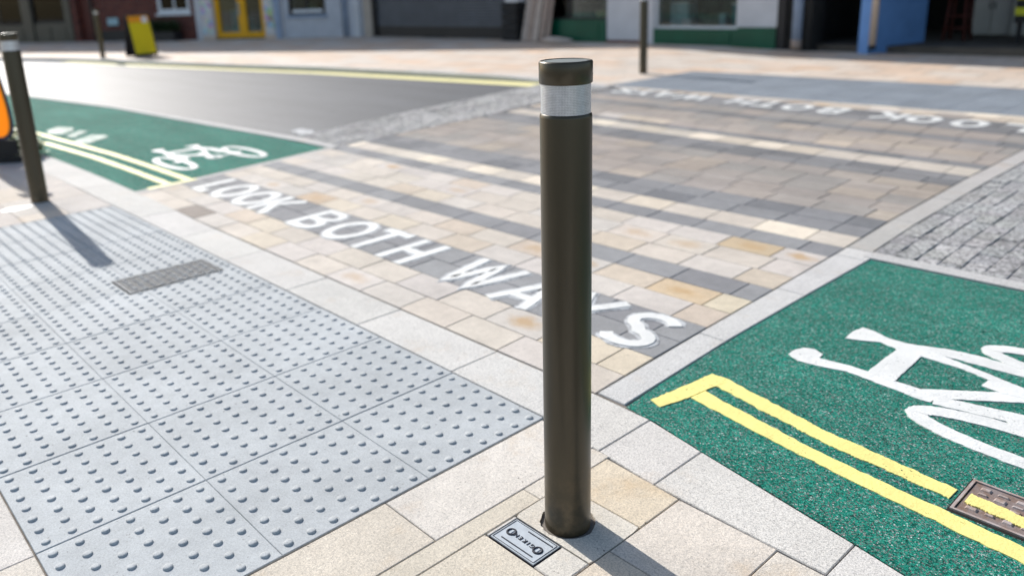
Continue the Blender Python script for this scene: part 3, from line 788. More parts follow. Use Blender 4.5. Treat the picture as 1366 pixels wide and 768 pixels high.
spots = [((BX, BY, 0), 'tall brown bollard in the foreground, a metal cover plate at its foot'),
         ((-4.545, -.30, 0), 'brown bollard at the left picture edge in front of the orange board'),
         ((-5.73, 8.13, .005), 'dark bollard across the road in front of the white pilaster, its top cut off'),
         ((-19.1, 4.78, .060), 'small distant bollard by the road left of the yellow board')]
roots = []
for i, (loc, lab) in enumerate(spots):
    roots.append(proto if i == 0 else copy_tree(proto))
for b_, (loc, lab) in zip(roots, spots):
    b_.location = loc; tag(b_, lab, 'bollard', 'round metal bollards beside the crossing')
roots[0].rotation_euler = (Matrix.Rotation(.0045, 3, Vector((-.757, .654, 0))) @ Matrix.Rotation(R(35), 3, 'Z')).to_euler()

# cover plate beside the foreground bollard: two keyhole bosses and raised lettering
root = thing('cover_plate', (.37, -.449, .0), 'small grey metal cover plate with two round bosses and raised lettering by the foreground bollard', 'cover plate')
x0, x1, y0, y1 = .295, .4445, -.4965, -.402
fb = MB(); fb.box(x0 - .0006, x1 + .0006, y0 - .0006, y1 + .0006, -.03, -.0012); obj('recess', fb, M['plate_dark'], root)
pl = MB(); pl.slab([(x0, y0), (x1, y0), (x1, y1), (x0, y1)], z=.0008, gap=.0016, ch=.0012, depth=.02); obj('lid', pl, M['plate'], root)
rim = MB()
for a in ((x0 + .005, x1 - .005, y0 + .005, y0 + .0060), (x0 + .005, x1 - .005, y1 - .0060, y1 - .005), (x0 + .005, x0 + .0060, y0 + .0068, y1 - .0068), (x1 - .0060, x1 - .005, y0 + .0068, y1 - .0068)): rim.box(*a, .0004, .0019)
obj('raised_rim', rim, M['plate_dark'], root)
def boss(cx, cy):
    b = MB(); b.lathe([(.0135, .0005), (.0135, .0022), (.0115, .0032), (.0085, .0030), (.0085, .001)], 28, cx, cy, close_top=False)
    o = obj('boss', b, M['plate_dark'], root)
    p = MB(); p.box(cx - .003, cx + .003, cy - .0075, cy + .0075, .0009, .0022); sub('key_slot', p, M['plate'], o, root)
boss(.323, -.4485); boss(.4165, -.4525)
def text_mesh(s, size, ext=.0012):
    cu = bpy.data.curves.new('lettering', 'FONT'); cu.body = s; cu.size = size; cu.extrude = ext; cu.align_x = 'CENTER'; cu.align_y = 'CENTER'
    o = bpy.data.objects.new('lettering', cu); C.objects.link(o)
    bpy.context.view_layer.update()
    me = bpy.data.meshes.new_from_object(o.evaluated_get(bpy.context.evaluated_depsgraph_get()))
    bpy.data.objects.remove(o); return me
me = text_mesh('G I K E N', .0185, .0008); me.materials.append(M['plate_dark'])
o = bpy.data.objects.new('raised_lettering', me); C.objects.link(o); o.parent = root; o.location = (-.001, -.0005, .0017); o.rotation_euler = (0, 0, R(180 - 2)); o.scale = (.92, 1.0, 1)
sm = MB()
for yy, xs in ((-.4185, (.352, .432)), (-.4785, (.318, .42))):
    sm = MB(); x = xs[0]
    while x < xs[1]:
        w_ = random.uniform(.002, .0042); sm.box(x, x + w_, yy - .0018 * random.uniform(.7, 1), yy + .0018, .0004, .0017); x += w_ + .0015
    obj('small_marks', sm, M['plate_dark'], root)

# inspection covers
def cover(name, x0, x1, y0, y1, mat, label, nx, ny, z):
    t = thing(name, ((x0 + x1) / 2, (y0 + y1) / 2, 0), label, 'inspection cover')
    f = MB(); w = .007
    for a in ((x0, x1, y0, y0 + w), (x0, x1, y1 - w, y1), (x0, x0 + w, y0 + w + .0005, y1 - w - .0005), (x1 - w, x1, y0 + w + .0005, y1 - w - .0005)): f.box(*a, -.03, z)
    obj('frame', f, mat, t)
    l = MB(); l.box(x0 + w + .003, x1 - w - .003, y0 + w + .003, y1 - w - .003, -.03, z - .003)
    n0 = len(l.f); s = l
    X0, X1, Y0, Y1 = x0 + w + .012, x1 - w - .012, y0 + w + .012, y1 - w - .012
    for i in range(nx):
        for j in range(ny):
            cx = X0 + (X1 - X0) * (i + .5) / nx; cy = Y0 + (Y1 - Y0) * (j + .5) / ny; a = (X1 - X0) / nx * random.uniform(.26, .36); b = (Y1 - Y0) / ny * random.uniform(.24, .36)
            if (i + j) % 2: a *= .95; b *= .55
            s.hexa([(cx - a, cy - b, z - .003), (cx + a, cy - b, z - .003), (cx + a, cy + b, z - .003), (cx - a, cy + b, z - .003),
                    (cx - a * .75, cy - b * .75, z + .001), (cx + a * .75, cy - b * .75, z + .001), (cx + a * .75, cy + b * .75, z + .001), (cx - a * .75, cy + b * .75, z + .001)])
    lid = obj('lid', l, M['dark_iron'] if z > .003 else M['rust_dark'], t); lid.data.materials.append(mat)
    lid.data.polygons.foreach_set('material_index', [0 if k < n0 else 1 for k in range(len(lid.data.polygons))])
    return t
gap = MB(); gap.box(-2.393, -2.137, -.525, -.060, -.03, .0016); 
cv = cover('inspection_cover', -2.385, -2.145, -.517, -.068, M['grey_iron'], 'grey studded metal cover set in the blister paving', 6, 10, .005)
obj('dirt_joint', gap, M['dirt'], cv)
cv = cover('inspection_cover', 1.026, 1.50, .400, .572, M['rust_iron'], 'rusty iron cover on green lane crossed by the double yellow lines', 11, 5, .001)
gap = MB(); gap.box(1.021, 1.505, .390, .580, -.04, -.0040); obj('dirt_joint', gap, M['dirt'], cv)
pt_ = MB(); line(pt_, [(1.044, .497), (1.15, .482), (1.3, .462), (1.49, .43)], [(1.044, .45), (1.15, .436), (1.3, .41), (1.49, .40)], .0026, .004); obj('yellow_paint', pt_, M['yellow_paint'], cv)

# ------------------------------------------------------------------ orange board and weeds at the left edge
t = thing('traffic_board', (-6.42, -.16, 0), 'orange drop-shaped board with navy edge on a black base, cut by the left picture edge', 'board')
vx, vy = .654, .757                                                     # board width runs across the line of sight
def bd(u, d, z): return (-6.385 + vx * u - vy * d, -.13 + vy * u - vx * d, z)
def rrect(w, z0, z1, r, n=8):
    pts = []
    for cx, cz, a in ((w - r, z1 - r, 0), (-w + r, z1 - r, 90), (-w + r, z0 + r, 180), (w - r, z0 + r, 270)):
        pts += [(cx + r * cos(R(a + 90 * k / n)), cz + r * sin(R(a + 90 * k / n))) for k in range(n + 1)]
    return pts
def plate(pts, d0, d1):
    b = MB(); f = b.add([bd(u, d1, z) for u, z in pts]); k = b.add([bd(u, d0, z) for u, z in pts]); n = len(pts)
    b.face(f); b.face(k[::-1])
    for i in range(n): j = (i + 1) % n; b.face((k[i], k[j], f[j], f[i]))
    return b
def ring(po, pi, d0, d1):
    b = MB(); n = len(po); R_ = [b.add([bd(u, d, z) for u, z in P]) for P, d in ((po, d0), (po, d1), (pi, d1), (pi, d0))]
    for a, c in zip(R_, R_[1:] + R_[:1]):
        for i in range(n): j = (i + 1) % n; b.face((a[i], a[j], c[j], c[i]))
    return b
prof = [(.205, .05), (.23, .10), (.28, .13), (.36, .142), (.48, .138), (.62, .124), (.76, .102), (.88, .074), (.95, .045), (.97, .02)]
def drop(k): return [(h_ * k, .58 + (z_ - .58) * k ** .5) for z_, h_ in prof] + [(-h_ * k, .58 + (z_ - .58) * k ** .5) for z_, h_ in reversed(prof)]
obj('edge_frame', ring(drop(1.0), drop(.88), -.015, .015), M['navy'], t)
obj('panel', plate(drop(.885), -.003, .003), M['orange'], t)
b = MB(); b.box(-.15, .085, -.09, .09, 0, .06, bd); b.box(-.11, .11, -.045, .045, .062, .205, bd); obj('base', b, M['black'], t)
b = MB(); b.box(-.10, .10, -.03, .03, .962, 1.02, bd); obj('purple_head', b, M['purple'], t)
b = MB(); b.box(-.085, .085, -.025, .025, 1.022, 1.07, bd); obj('white_cap', b, M['white_plastic'], t)

def leaf_clump(b, cx, cy, z0, w, h, n, size):
    for _ in range(n):
        a = random.uniform(0, 2 * pi); rr = w * sqrt(random.random()); x = cx + rr * cos(a); y = cy + rr * sin(a); z = z0 + h * random.random() ** .8 * (1 - .5 * rr / w)
        s_ = size * random.uniform(.6, 1.3); az = random.uniform(0, 2 * pi); el = random.uniform(-.3, 1.0)
        d = (cos(az) * cos(el), sin(az) * cos(el), sin(el)); p = (-sin(az), cos(az), random.uniform(-.4, .4))
        b.quad((x, y, z), (x + d[0] * s_ * .5 + p[0] * s_ * .28, y + d[1] * s_ * .5 + p[1] * s_ * .28, z + d[2] * s_ * .5), (x + d[0] * s_, y + d[1] * s_, z + d[2] * s_), (x + d[0] * s_ * .5 - p[0] * s_ * .28, y + d[1] * s_ * .5 - p[1] * s_ * .28, z + d[2] * s_ * .5))
b = MB(); leaf_clump(b, -6.62, .06, .0, .2, .28, 600, .07)
obj('weed', b, M['leaf'], label='tuft of green weeds behind the left bollard', cat='plant')

# ------------------------------------------------------------------ buildings across the road
def frame(p, q):
    L = hypot(q[0] - p[0], q[1] - p[1]); d = ((q[0] - p[0]) / L, (q[1] - p[1]) / L); n = (d[1], -d[0])
    def f(u, o, z): return (p[0] + d[0] * u + n[0] * o, p[1] + d[1] * u + n[1] * o, z)   # o: metres towards the street
    return f
def fbox(f, *a):
    """box given as u0,u1, o0,o1, z0,z1 in a facade frame; o grows towards the street, so flip for winding"""
    m = MB(); addf(m, f, *a); return m
def addf(m, f, u0, u1, o0, o1, z0, z1):
    g_ = lambda x, y, z: f(x, -y, z)
    m.box(u0, u1, -o1, -o0, z0, z1, g_)
Z0 = .06
FA = frame((-36.3, 4.6), (-24.75, 9.6)); FC = frame((-24.75, 9.6), (-21.6, 11.06)); FD = frame((-21.6, 11.06), (-19.1, 12.4)); FE = frame((-19.1, 12.4), (0, 12.4))
def shell(f, L, H, depth, name_mat, root, base=3.0, openz=None, name='upper_wall'):
    """upper storeys, side walls, back wall and roof of a building of length L"""
    m = MB(); addf(m, f, 0.0, L, -.3, 0, base, H)
    addf(m, f, 0, .25, -depth, -.302, -.05, H - .002); addf(m, f, L - .25, L, -depth, -.302, -.05, H - .002); addf(m, f, .252, L - .252, -depth, -depth + .25, -.05, H - .004)
    obj(name, m, name_mat, root)
    r = MB(); addf(r, f, -.02, L + .02, -depth - .1, .12, H + .002, H + .2); obj('roof', r, M['slate'], root)
    c = MB(); addf(c, f, .252, L - .252, -depth + .252, -.302, base + .01, base + .2); obj('ceiling', c, M['interior'], root)
    fl = MB(); addf(fl, f, .252, L - .252, -depth + .252, -.302, -.05, Z0 + .03); obj('floor', fl, M['garage_floor'], root)
def window(f, u0, u1, z0, z1, fm, root, o=-.06, w=.07, mull=(), sill=None):
    m = MB()
    addf(m, f, u0, u1, o - .05, o, z1 - w, z1); addf(m, f, u0, u1, o - .05, o, z0, z0 + w)
    addf(m, f, u0, u0 + w, o - .05, o, z0 + w + .001, z1 - w - .001); addf(m, f, u1 - w, u1, o - .05, o, z0 + w + .001, z1 - w - .001)
    for k in mull: addf(m, f, k - .03, k + .03, o - .045, o - .005, z0 + w + .001, z1 - w - .001)
    fr = obj('window', m, fm, root)
    p = MB(); addf(p, f, u0 + w * .8, u1 - w * .8, o - .032, o - .026, z0 + w * .8, z1 - w * .8); sub('pane', p, M['glass'], fr, root)
    if sill is not None:
        s_ = MB(); addf(s_, f, u0 - .06, u1 + .06, o - .05, .06, z0 - .08, z0 - .002); sub('sill', s_, sill, fr, root)
    return fr
def loc(f, u, o=0): return f(u, o, 0)

# A: dark shopfront at far left (olive frames over a panelled stall riser)
rt = thing('dark_shop', loc(FA, 3), 'dark olive shopfront in shade at the far left behind the left bollard', 'building')
shell(FA, 6.85, 6.2, 5, M['brick'], rt, 3.0)
m = MB(); addf(m, FA, 0, 1.6, -.25, 0, -.05, 2.999); addf(m, FA, 4.25, 4.75, -.2, .03, -.05, 2.999); addf(m, FA, 6.5, 6.85, -.2, .04, -.05, 2.999); addf(m, FA, 1.602, 6.498, -.2, .0, 2.4, 2.998)
obj('pilasters', m, M['dark_olive'], rt)
m = MB(); addf(m, FA, 1.602, 4.248, -.2, -.03, -.05, .66); addf(m, FA, 4.752, 6.498, -.2, -.03, -.05, .72)
for u0, u1 in ((1.8, 2.9), (3.0, 4.1), (4.85, 5.6), (5.7, 6.4)): addf(m, FA, u0, u1, -.029, -.005, .12, .58)
obj('stall_riser', m, M['dark_olive'], rt)
window(FA, 1.602, 4.248, .662, 2.398, M['dark_frame'], rt, mull=(2.9,)); window(FA, 4.752, 6.498, .722, 2.398, M['dark_frame'], rt, mull=())
for u, dz, mat, lab in ((3.25, .34, M['display_cream'], 'left'), (3.62, .22, M['display_sage'], ''), (5.55, .3, M['display_sage'], ''), (6.15, .36, M['display_cream'], '')):
    pass
def goods(f, u, o, z, w, d, h, mat, label, name='display_box', lid=None):
    t_ = thing(name, f(u, o, z), label, 'shop display', world=True)
    m_ = fbox(f, u - w / 2, u + w / 2, o - d / 2, o + d / 2, z, z + h); obj('box', m_, mat, t_)
    m_ = fbox(f, u - w / 2 - .01, u + w / 2 + .01, o - d / 2 - .01, o + d / 2 + .01, z + h + .001, z + h + .03); obj('lid', m_, lid or mat, t_)
    return t_
m = MB(); addf(m, FA, 1.65, 4.2, -.95, -.25, .55, .66); addf(m, FA, 4.8, 6.45, -.95, -.25, .55, .71); obj('display_shelf', m, M['timber'], rt)
goods(FA, 2.9, -.45, .662, .5, .3, .5, M['display_cream'], 'cream box in the dark shop window at the left picture edge')
goods(FA, 3.65, -.45, .662, .3, .3, .55, M['display_sage'], 'sage green box in the dark shop window beside the cream one')
goods(FA, 5.95, -.45, .712, .35, .3, .45, M['display_sage'], 'dull green box in the dark shop window nearest the brick wall')

# B: dark red brick house with a white window
rt = thing('brick_house', loc(FA, 9.7), 'dark red brick house in shade behind the yellow board', 'building')
m = MB()
FB = frame(FA(6.86, 0, 0)[:2], (-24.75, 9.6)); LB = 12.586 - 6.86
shell(FB, LB, 6.6, 5, M['brick'], rt, 3.0)
m = MB(); addf(m, FB, 0.0, .25, -.25, 0, -.05, 2.999); addf(m, FB, 1.15, 4.12, -.25, 0, -.05, 2.999); addf(m, FB, 4.121, 5.55, -.25, 0, -.05, .93); addf(m, FB, 5.55, LB, -.25, .0, -.05, 2.999); addf(m, FB, 4.121, 5.549, -.25, 0, 2.3, 2.999); addf(m, FB, .251, 1.149, -.25, 0, 2.2, 2.999)
obj('wall', m, M['brick'], rt)
m = MB(); addf(m, FB, 1.16, 4.1, .003, .02, -.05, .42); obj('plinth', m, M['dark_frame'], rt)
m = fbox(FB, .253, 1.147, -.22, -.16, .0, 2.198); dr = obj('door', m, M['red_brown'], rt)
hb = MB(); addf(hb, FB, 1.04, 1.07, -.158, -.10, 1.0, 1.12); sub('handle', hb, M['plate'], dr, rt)
window(FB, 4.13, 5.54, .94, 2.29, M['white_plastic'], rt, o=-.02, w=.12, mull=(4.85,), sill=M['white_plastic'])
m = MB(); m.tube([FB(1.0 + .12, .08, z) for z in (.05, 1.5, 6.2)], .055); obj('drainpipe', m, M['dark_frame'], rt)
t = thing('planter', FB(4.6, .4, 0), 'dark planter of leafy plants below the white window of the brick house', 'planter')
m = MB(); addf(m, FB, 3.9, 5.2, .12, .52, Z0, .36); obj('trough', m, M['dark_frame'], t)
m = MB()
for k in range(7):
    c = FB(4.0 + .18 * k, .32, 0); leaf_clump(m, c[0], c[1], .34, .22, .5, 170, .11)
obj('foliage', m, M['dark_leaf'], t)
t = thing('wall_sign', FB(2.3, .02, .6), 'small pale notice on the brick house wall left of the yellow board', 'sign')
obj('notice', fbox(FB, 1.75, 2.25, .021, .035, .60, .84), M['display_blue'], t); obj('notice_frame', fbox(FB, 1.72, 2.28, .005, .0205, .57, .87), M['dark_frame'], t)

# C: shop with yellow double doors between poster-covered pilasters
rt = thing('yellow_door_shop', loc(FC, 1.7), 'white shop with yellow framed doors between poster covered pilasters', 'building')
shell(FC, 3.47, 6.6, 5, M['render_white'], rt, 3.0)
m = MB(); addf(m, FC, 0.002, .30, -.25, .0, -.05, 2.999); addf(m, FC, .302, .78, -.25, .06, Z0 + .12, 2.999); addf(m, FC, 2.80, 3.18, -.25, .06, Z0 + .12, 2.999); addf(m, FC, 3.182, 3.45, -.25, .02, -.05, 2.999); addf(m, FC, .782, 2.798, -.25, .0, 2.3, 2.999)
obj('wall', m, M['render_white'], rt)
for a in ((.34, .76), (2.83, 3.15)): obj('posters', fbox(FC, *a, .062, .068, .25, 2.0), M['poster'], rt)
for a in ((.30, .80), (2.78, 3.2)): obj('plinth', fbox(FC, *a, -.2, .075, -.05, Z0 + .118), M['beige_pipe'], rt)
m = MB(); addf(m, FC, 3.23, 3.40, .021, .10, -.02, 2.9); obj('blue_post', m, M['bluegrey_paint'], rt)
m = MB()
for a in ((.80, .96, .1, 2.28), (1.72, 2.02, .1, 2.28), (2.62, 2.79, .1, 2.28)): addf(m, FC, a[0], a[1], -.14, -.04, a[2], a[3])
for u0, u1 in ((.961, 1.719), (2.021, 2.619)): addf(m, FC, u0, u1, -.14, -.04, .1, .27); addf(m, FC, u0, u1, -.14, -.04, 2.1, 2.28)
dr = obj('doors', m, M['yellow_gloss'], rt)
p = MB(); addf(p, FC, .955, 1.725, -.095, -.089, .265, 2.11); addf(p, FC, 2.015, 2.625, -.095, -.089, .265, 2.11); sub('pane', p, M['glass'], dr, rt)
h_ = MB(); addf(h_, FC, 1.75, 1.79, -.038, .01, .8, 1.2); sub('handle', h_, M['plate'], dr, rt)
m = MB(); addf(m, FC, .80, 2.78, -.3, .05, -.02, .098); obj('doorstep', m, M['dark_frame'], rt)
goods(FC, 1.25, -.7, .1, .5, .35, .85, M['display_teal'], 'teal display box behind the left yellow door', lid=M['display_cream'])
goods(FC, 1.6, -.95, .1, .25, .3, .6, M['display_teal'], 'short teal box deeper inside the yellow door shop', lid=M['display_blue'])

# D: pale rendered building with a low window
rt = thing('rendered_building', loc(FD, 1.4), 'pale grey rendered building with a low white framed window beside the shutter', 'building')
shell(FD, 2.83, 6.6, 5, M['render_grey'], rt, 3.0)
m = MB(); addf(m, FD, .002, .22, -.25, .0, -.05, 2.999); addf(m, FD, .221, 1.52, -.25, 0, -.05, .66); addf(m, FD, .221, 1.52, -.25, 0, 2.3, 2.999); addf(m, FD, 1.521, 2.06, -.25, .0, -.05, 2.999); addf(m, FD, 2.061, 2.3, -.25, -.10, -.05, 2.999); addf(m, FD, 2.301, 2.82, -.25, -.02, -.05, 2.999)
obj('wall', m, M['render_grey'], rt)
window(FD, .23, 1.51, .74, 2.29, M['dark_frame'], rt, o=-.03, w=.06, mull=(.87,), sill=M['bluegrey_paint'])
m = MB(); addf(m, FD, .35, 1.39, -.085, -.02, .805, .90); obj('inner_sill', m, M['white_plastic'], rt)
m = MB(); m.tube([FD(2.17, -.03, z) for z in (.05, 1.5, 6.0)], .05); obj('drainpipe', m, M['bluegrey_paint'], rt)
m = MB(); addf(m, FD, 2.5, 2.68, -.019, .06, -.02, 2.9); obj('white_post', m, M['render_white'], rt)
goods(FD, .8, -.6, .66, .3, .3, .35, M['display_sage'], 'green box behind the low window of the rendered building')

# E: building with the roller shutter
H = 14.0
rt = thing('shuttered_building', FE(3.2, 0, 0), 'building with a wide grey roller shutter', 'building')
FS = frame(FE(.0, 0, 0)[:2], FE(6.62, 0, 0)[:2])
shell(FS, 6.62, H, 8, M['render_grey'], rt, 3.0)
m = MB(); addf(m, FS, .0, .4, -.25, .05, -.05, 2.999); obj('tan_pilaster', m, M['tan_paint'], rt)
m = MB(); addf(m, FS, .402, .52, -.2, .0, -.05, 2.9); addf(m, FS, 6.22, 6.36, -.2, .0, -.05, 2.9); addf(m, FS, .402, 6.36, -.2, .06, 2.7, 2.998); sf = obj('shutter_frame', m, M['dark_frame'], rt)
m = MB()
for k in range(32):
    z = .36 + k * .073; pr = [(-.12, z), (-.085, z + .012), (-.085, z + .055), (-.12, z + .0715)]
    a = m.add([FS(.521, o_, z_) for o_, z_ in pr]); b_ = m.add([FS(6.219, o_, z_) for o_, z_ in pr])
    for i in range(3): m.face((a[i], b_[i], b_[i + 1], a[i + 1]))
addf(m, FS, .521, 6.219, -.16, -.125, Z0, 2.7)
sh = obj('roller_shutter', m, M['shutter_metal'], rt)
b_ = MB(); addf(b_, FS, .522, 6.218, -.124, -.07, Z0 + .03, .352); sub('bottom_rail', b_, M['dark_frame'], sh, rt)
m = MB(); addf(m, FS, 2.7, 3.6, -.069, -.05, Z0 + .001, .10); sub('lock_bar', m, M['black'], sh, rt)
m = MB(); addf(m, FS, 6.361, 6.62, -.2, .0, -.05, 2.999); obj('end_pier', m, M['interior'], rt)

# G: green shop
rt = thing('green_shop', FE(10, 0, 0), 'white shop with bottle green stall risers and large display windows', 'building')
FG = frame(FE(6.63, 0, 0)[:2], FE(13.27, 0, 0)[:2]); G = lambda u: u - 6.63
shell(FG, 6.64, H, 8, M['render_white'], rt, 3.0)
m = MB(); addf(m, FG, .0, G(7.0), -.25, 0, -.05, 2.999); addf(m, FG, G(9.21), G(10.12), -.25, .02, Z0 + .06, 2.999); addf(m, FG, G(10.26), G(10.43), -.25, .03, -.05, 2.999); addf(m, FG, G(12.32), G(13.11), -.25, .01, .40, 2.999); addf(m, FG, G(7.001), G(9.209), -.25, 0, 2.4, 2.999); addf(m, FG, G(10.431), G(12.319), -.25, 0, 2.4, 2.999); addf(m, FG, G(10.121), G(10.259), -.25, -.03, -.05, 2.999)
obj('wall', m, M['render_white'], rt)
m = MB(); addf(m, FG, G(9.20), G(10.13), -.2, .03, -.05, Z0 + .058); obj('red_step', m, M['red_brown'], rt)
m = MB(); addf(m, FG, G(7.001), G(9.17), -.25, .03, -.05, .54); addf(m, FG, G(7.2), G(9.0), .029, .05, .14, .46); obj('stall_riser', m, M['green_gloss'], rt)
m = MB(); addf(m, FG, G(10.44), G(12.34), -.25, .04, -.05, .36); addf(m, FG, G(12.342), G(13.11), -.25, .05, -.05, .395); addf(m, FG, G(10.6), G(12.2), .039, .06, .12, .30); obj('stall_riser', m, M['green_gloss'], rt)
m = MB(); addf(m, FG, G(13.112), G(13.27), -.25, .02, -.05, 2.999); obj('dark_pier', m, M['dark_frame'], rt)
window(FG, G(7.001), G(9.209), .545, 2.398, M['dark_frame'], rt, o=-.04, w=.05, mull=(G(8.1),)); window(FG, G(10.435), G(12.315), .365, 2.398, M['white_plastic'], rt, o=-.04, w=.05, mull=())
m = MB(); addf(m, FG, G(7.0), G(9.2), -1.2, -.25, .42, .5); addf(m, FG, G(10.44), G(12.3), -1.2, -.25, .26, .34); obj('display_shelf', m, M['timber'], rt)
m = MB(); addf(m, FG, G(7.0), G(12.6), -1.9, -1.85, .0, 2.4); obj('back_screen', m, M['display_sage'], rt)
goods(FE, 10.75, -.55, .342, .42, .3, .5, M['display_blue'], 'tall pale blue box at the left of the green shop window', lid=M['white_plastic'])
goods(FE, 10.98, -.42, .342, .2, .2, .16, M['white_plastic'], 'low white box in front of the tall pale blue one in the shop window')
goods(FE, 11.45, -.75, .342, .6, .3, .2, M['display_sage'], 'wide sage box in the middle of the green shop window')
goods(FE, 11.78, -.40, .342, .12, .14, .26, M['display_blue'], 'narrow pale blue carton at the right of the green shop window')
goods(FE, 12.05, -.50, .342, .2, .2, .46, M['display_teal'], 'tall teal carton at the right end of the green shop window', lid=M['white_plastic'])
goods(FE, 8.75, -.5, .502, .3, .3, .2, M['display_cream'], 'cream box in the left window of the green shop', lid=M['display_sage'])
goods(FE, 8.2, -.6, .502, .4, .3, .35, M['interior'], 'dark box in the left window of the green shop')

# H/J: dark openings and the blue pier
rt = thing('garage_building', FE(16.5, 0, 0), 'building with dark open garage bays and a sky blue wall between them', 'building')
FH = frame(FE(13.28, 0, 0)[:2], FE(22.0, 0, 0)[:2])
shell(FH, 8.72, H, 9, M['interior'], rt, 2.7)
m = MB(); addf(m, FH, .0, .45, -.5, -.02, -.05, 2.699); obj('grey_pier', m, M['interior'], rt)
# blue side wall running back into the building from the corner
m = MB(); bw = [(-4.46, 12.26), (-4.27, 12.2), (-3.98, 13.75), (-4.2, 14.0)]
m.prism(bw, -.05, 2.69); obj('blue_wall', m, M['blue_wall'], rt)
m = MB(); m.tube([(-4.215, 12.22, .14), (-4.215, 12.22, 1.4), (-4.215, 12.22, 2.6)], .055); pp_ = obj('waste_pipe', m, M['beige_pipe'], rt)
m = MB(); m.tube([(-4.215, 12.22, .07), (-4.215, 12.22, .139)], .06); sub('pipe_shoe', m, M['black'], pp_, rt)
m = MB(); m.tube([FH(.24, .06, z) for z in (.2, 1.4, 6.0)], .085); dp = obj('drainpipe', m, M['bluegrey_paint'], rt)
m = MB(); m.tube([FH(.24, .06, z) for z in (.03, .199)], .09); sub('pipe_shoe', m, M['timber'], dp, rt)
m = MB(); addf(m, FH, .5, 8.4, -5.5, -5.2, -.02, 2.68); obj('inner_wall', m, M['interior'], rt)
# inside the right bay: a stool, cupboards, striped barrier
t = thing('stool', (-3.62, 14.2, .0), 'tall dark red wooden stool just inside the open garage', 'stool')
for dx, dy in ((-.17, -.17), (.17, -.17), (.17, .17), (-.17, .17)):
    b_ = MB(); b_.tube([(-3.62 + dx, 14.2 + dy, Z0 - .03), (-3.62 + dx * .7, 14.2 + dy * .7, .86)], .022, 8); obj('leg', b_, M['red_brown'], t)
b_ = MB(); b_.lathe([(.17, .862), (.18, .875), (.18, .905), (.16, .915)], 24, -3.62, 14.2, close_bottom=True); obj('seat', b_, M['red_brown'], t)
b_ = MB()
for zz in (.3, .5):
    s_ = .17 - .05 * zz; c = [(-3.62 + a * s_, 14.2 + b * s_, zz) for a, b in ((-1, -1), (1, -1), (1, 1), (-1, 1))]
    for p, q in zip(c, c[1:] + c[:1]): b_.tube([p, q], .013, 6)
obj('rung', b_, M['red_brown'], t)
def cupboard(x, y, w, d, h, label, mat):
    t_ = thing('cupboard', (x, y, .03), label, 'cupboard')
    b_ = MB(); b_.box(x - w / 2, x + w / 2, y - d / 2, y + d / 2, .09, h); obj('carcass', b_, mat, t_)
    for k in (0, 1):
        b_ = MB(); xa = x - w / 2 + .01 + k * w / 2; b_.box(xa, xa + w / 2 - .02, y - d / 2 - .025, y - d / 2 - .002, .12, h - .03); dd = obj('door', b_, mat, t_)
        b_ = MB(); b_.box(xa + (w / 2 - .06 if k == 0 else .02), xa + (w / 2 - .04 if k == 0 else .04), y - d / 2 - .045, y - d / 2 - .0255, h * .5, h * .5 + .12); sub('handle', b_, M['dark_frame'], dd, t_)
cupboard(-3.55, 15.9, .62, .5, 1.1, 'grey-white cupboard inside the garage, left of the pair', M['cupboard'])
cupboard(-3.02, 15.75, .34, .5, 1.0, 'narrow white cupboard inside the garage, right of the pair', M['cupboard'])
t = thing('striped_barrier', (-2.2, 13.6, .03), 'yellow and black striped board inside the garage at the right picture edge', 'barrier')
for k in range(5):
    b_ = MB(); b_.box(-2.62, -1.9, 13.58, 13.62, .42 + k * .12, .535 + k * .12); obj('stripe', b_, M['hi_vis'] if k % 2 else M['black'], t)
for xx in (-2.55, -1.95):
    b_ = MB(); b_.box(xx - .03, xx + .03, 13.625, 13.68, .02, 1.05); obj('leg', b_, M['black'], t)

# things leaning on and standing by the shopfronts
t = thing('timber_stack', FE(7.3, .2, 0), 'weathered timber boards leaning against the wall between shutter and green shop', 'timber boards')
for k, (u, w_, mt, lean, o_) in enumerate(((6.98, .17, 'timber_pale', .10, .30), (7.16, .16, 'timber', .12, .33), (7.33, .16, 'timber_pale', .08, .31), (7.5, .15, 'timber', .12, .28), (7.66, .13, 'timber', .04, .24))):
    b_ = MB(); h_ = 1.5 + .1 * (k % 2)
    pts = []
    for z_, oo, du in ((Z0 + .02, o_, 0), (h_, o_ - .24, lean)):
        pts += [FE(u - w_ / 2 + du, oo + .03, z_), FE(u + w_ / 2 + du, oo + .03, z_), FE(u + w_ / 2 + du, oo, z_), FE(u - w_ / 2 + du, oo, z_)]
    b_.hexa(pts); obj('board', b_, M[mt], t)
t = thing('crate_stack', FE(6.58, .22, 0), 'stack of black crates beside the leaning boards', 'crates')
for k in range(4):
    b_ = MB(); z_ = Z0 + .02 + k * .22
    for a in ((6.33, 6.83, .05, .07), (6.33, 6.83, .38, .40), (6.33, 6.35, .071, .379), (6.81, 6.83, .071, .379)): addf(b_, FE, *a, z_, z_ + .2)
    addf(b_, FE, 6.352, 6.808, .072, .378, z_ + .002, z_ + .02)
    obj('crate', b_, M['black'], t)
t = thing('storage_box', FE(6.62, .22, .97), 'white box on top of the black crates', 'box')
obj('body', fbox(FE, 6.42, 6.82, .08, .36, .965, 1.2), M['white_plastic'], t); obj('lid', fbox(FE, 6.40, 6.84, .06, .38, 1.202, 1.24), M['white_plastic'], t)
t = thing('rubble_bag', FE(8.0, .35, 0), 'low heap of folded sacking on the pavement in front of the green stall riser', 'sacking')
b_ = MB()
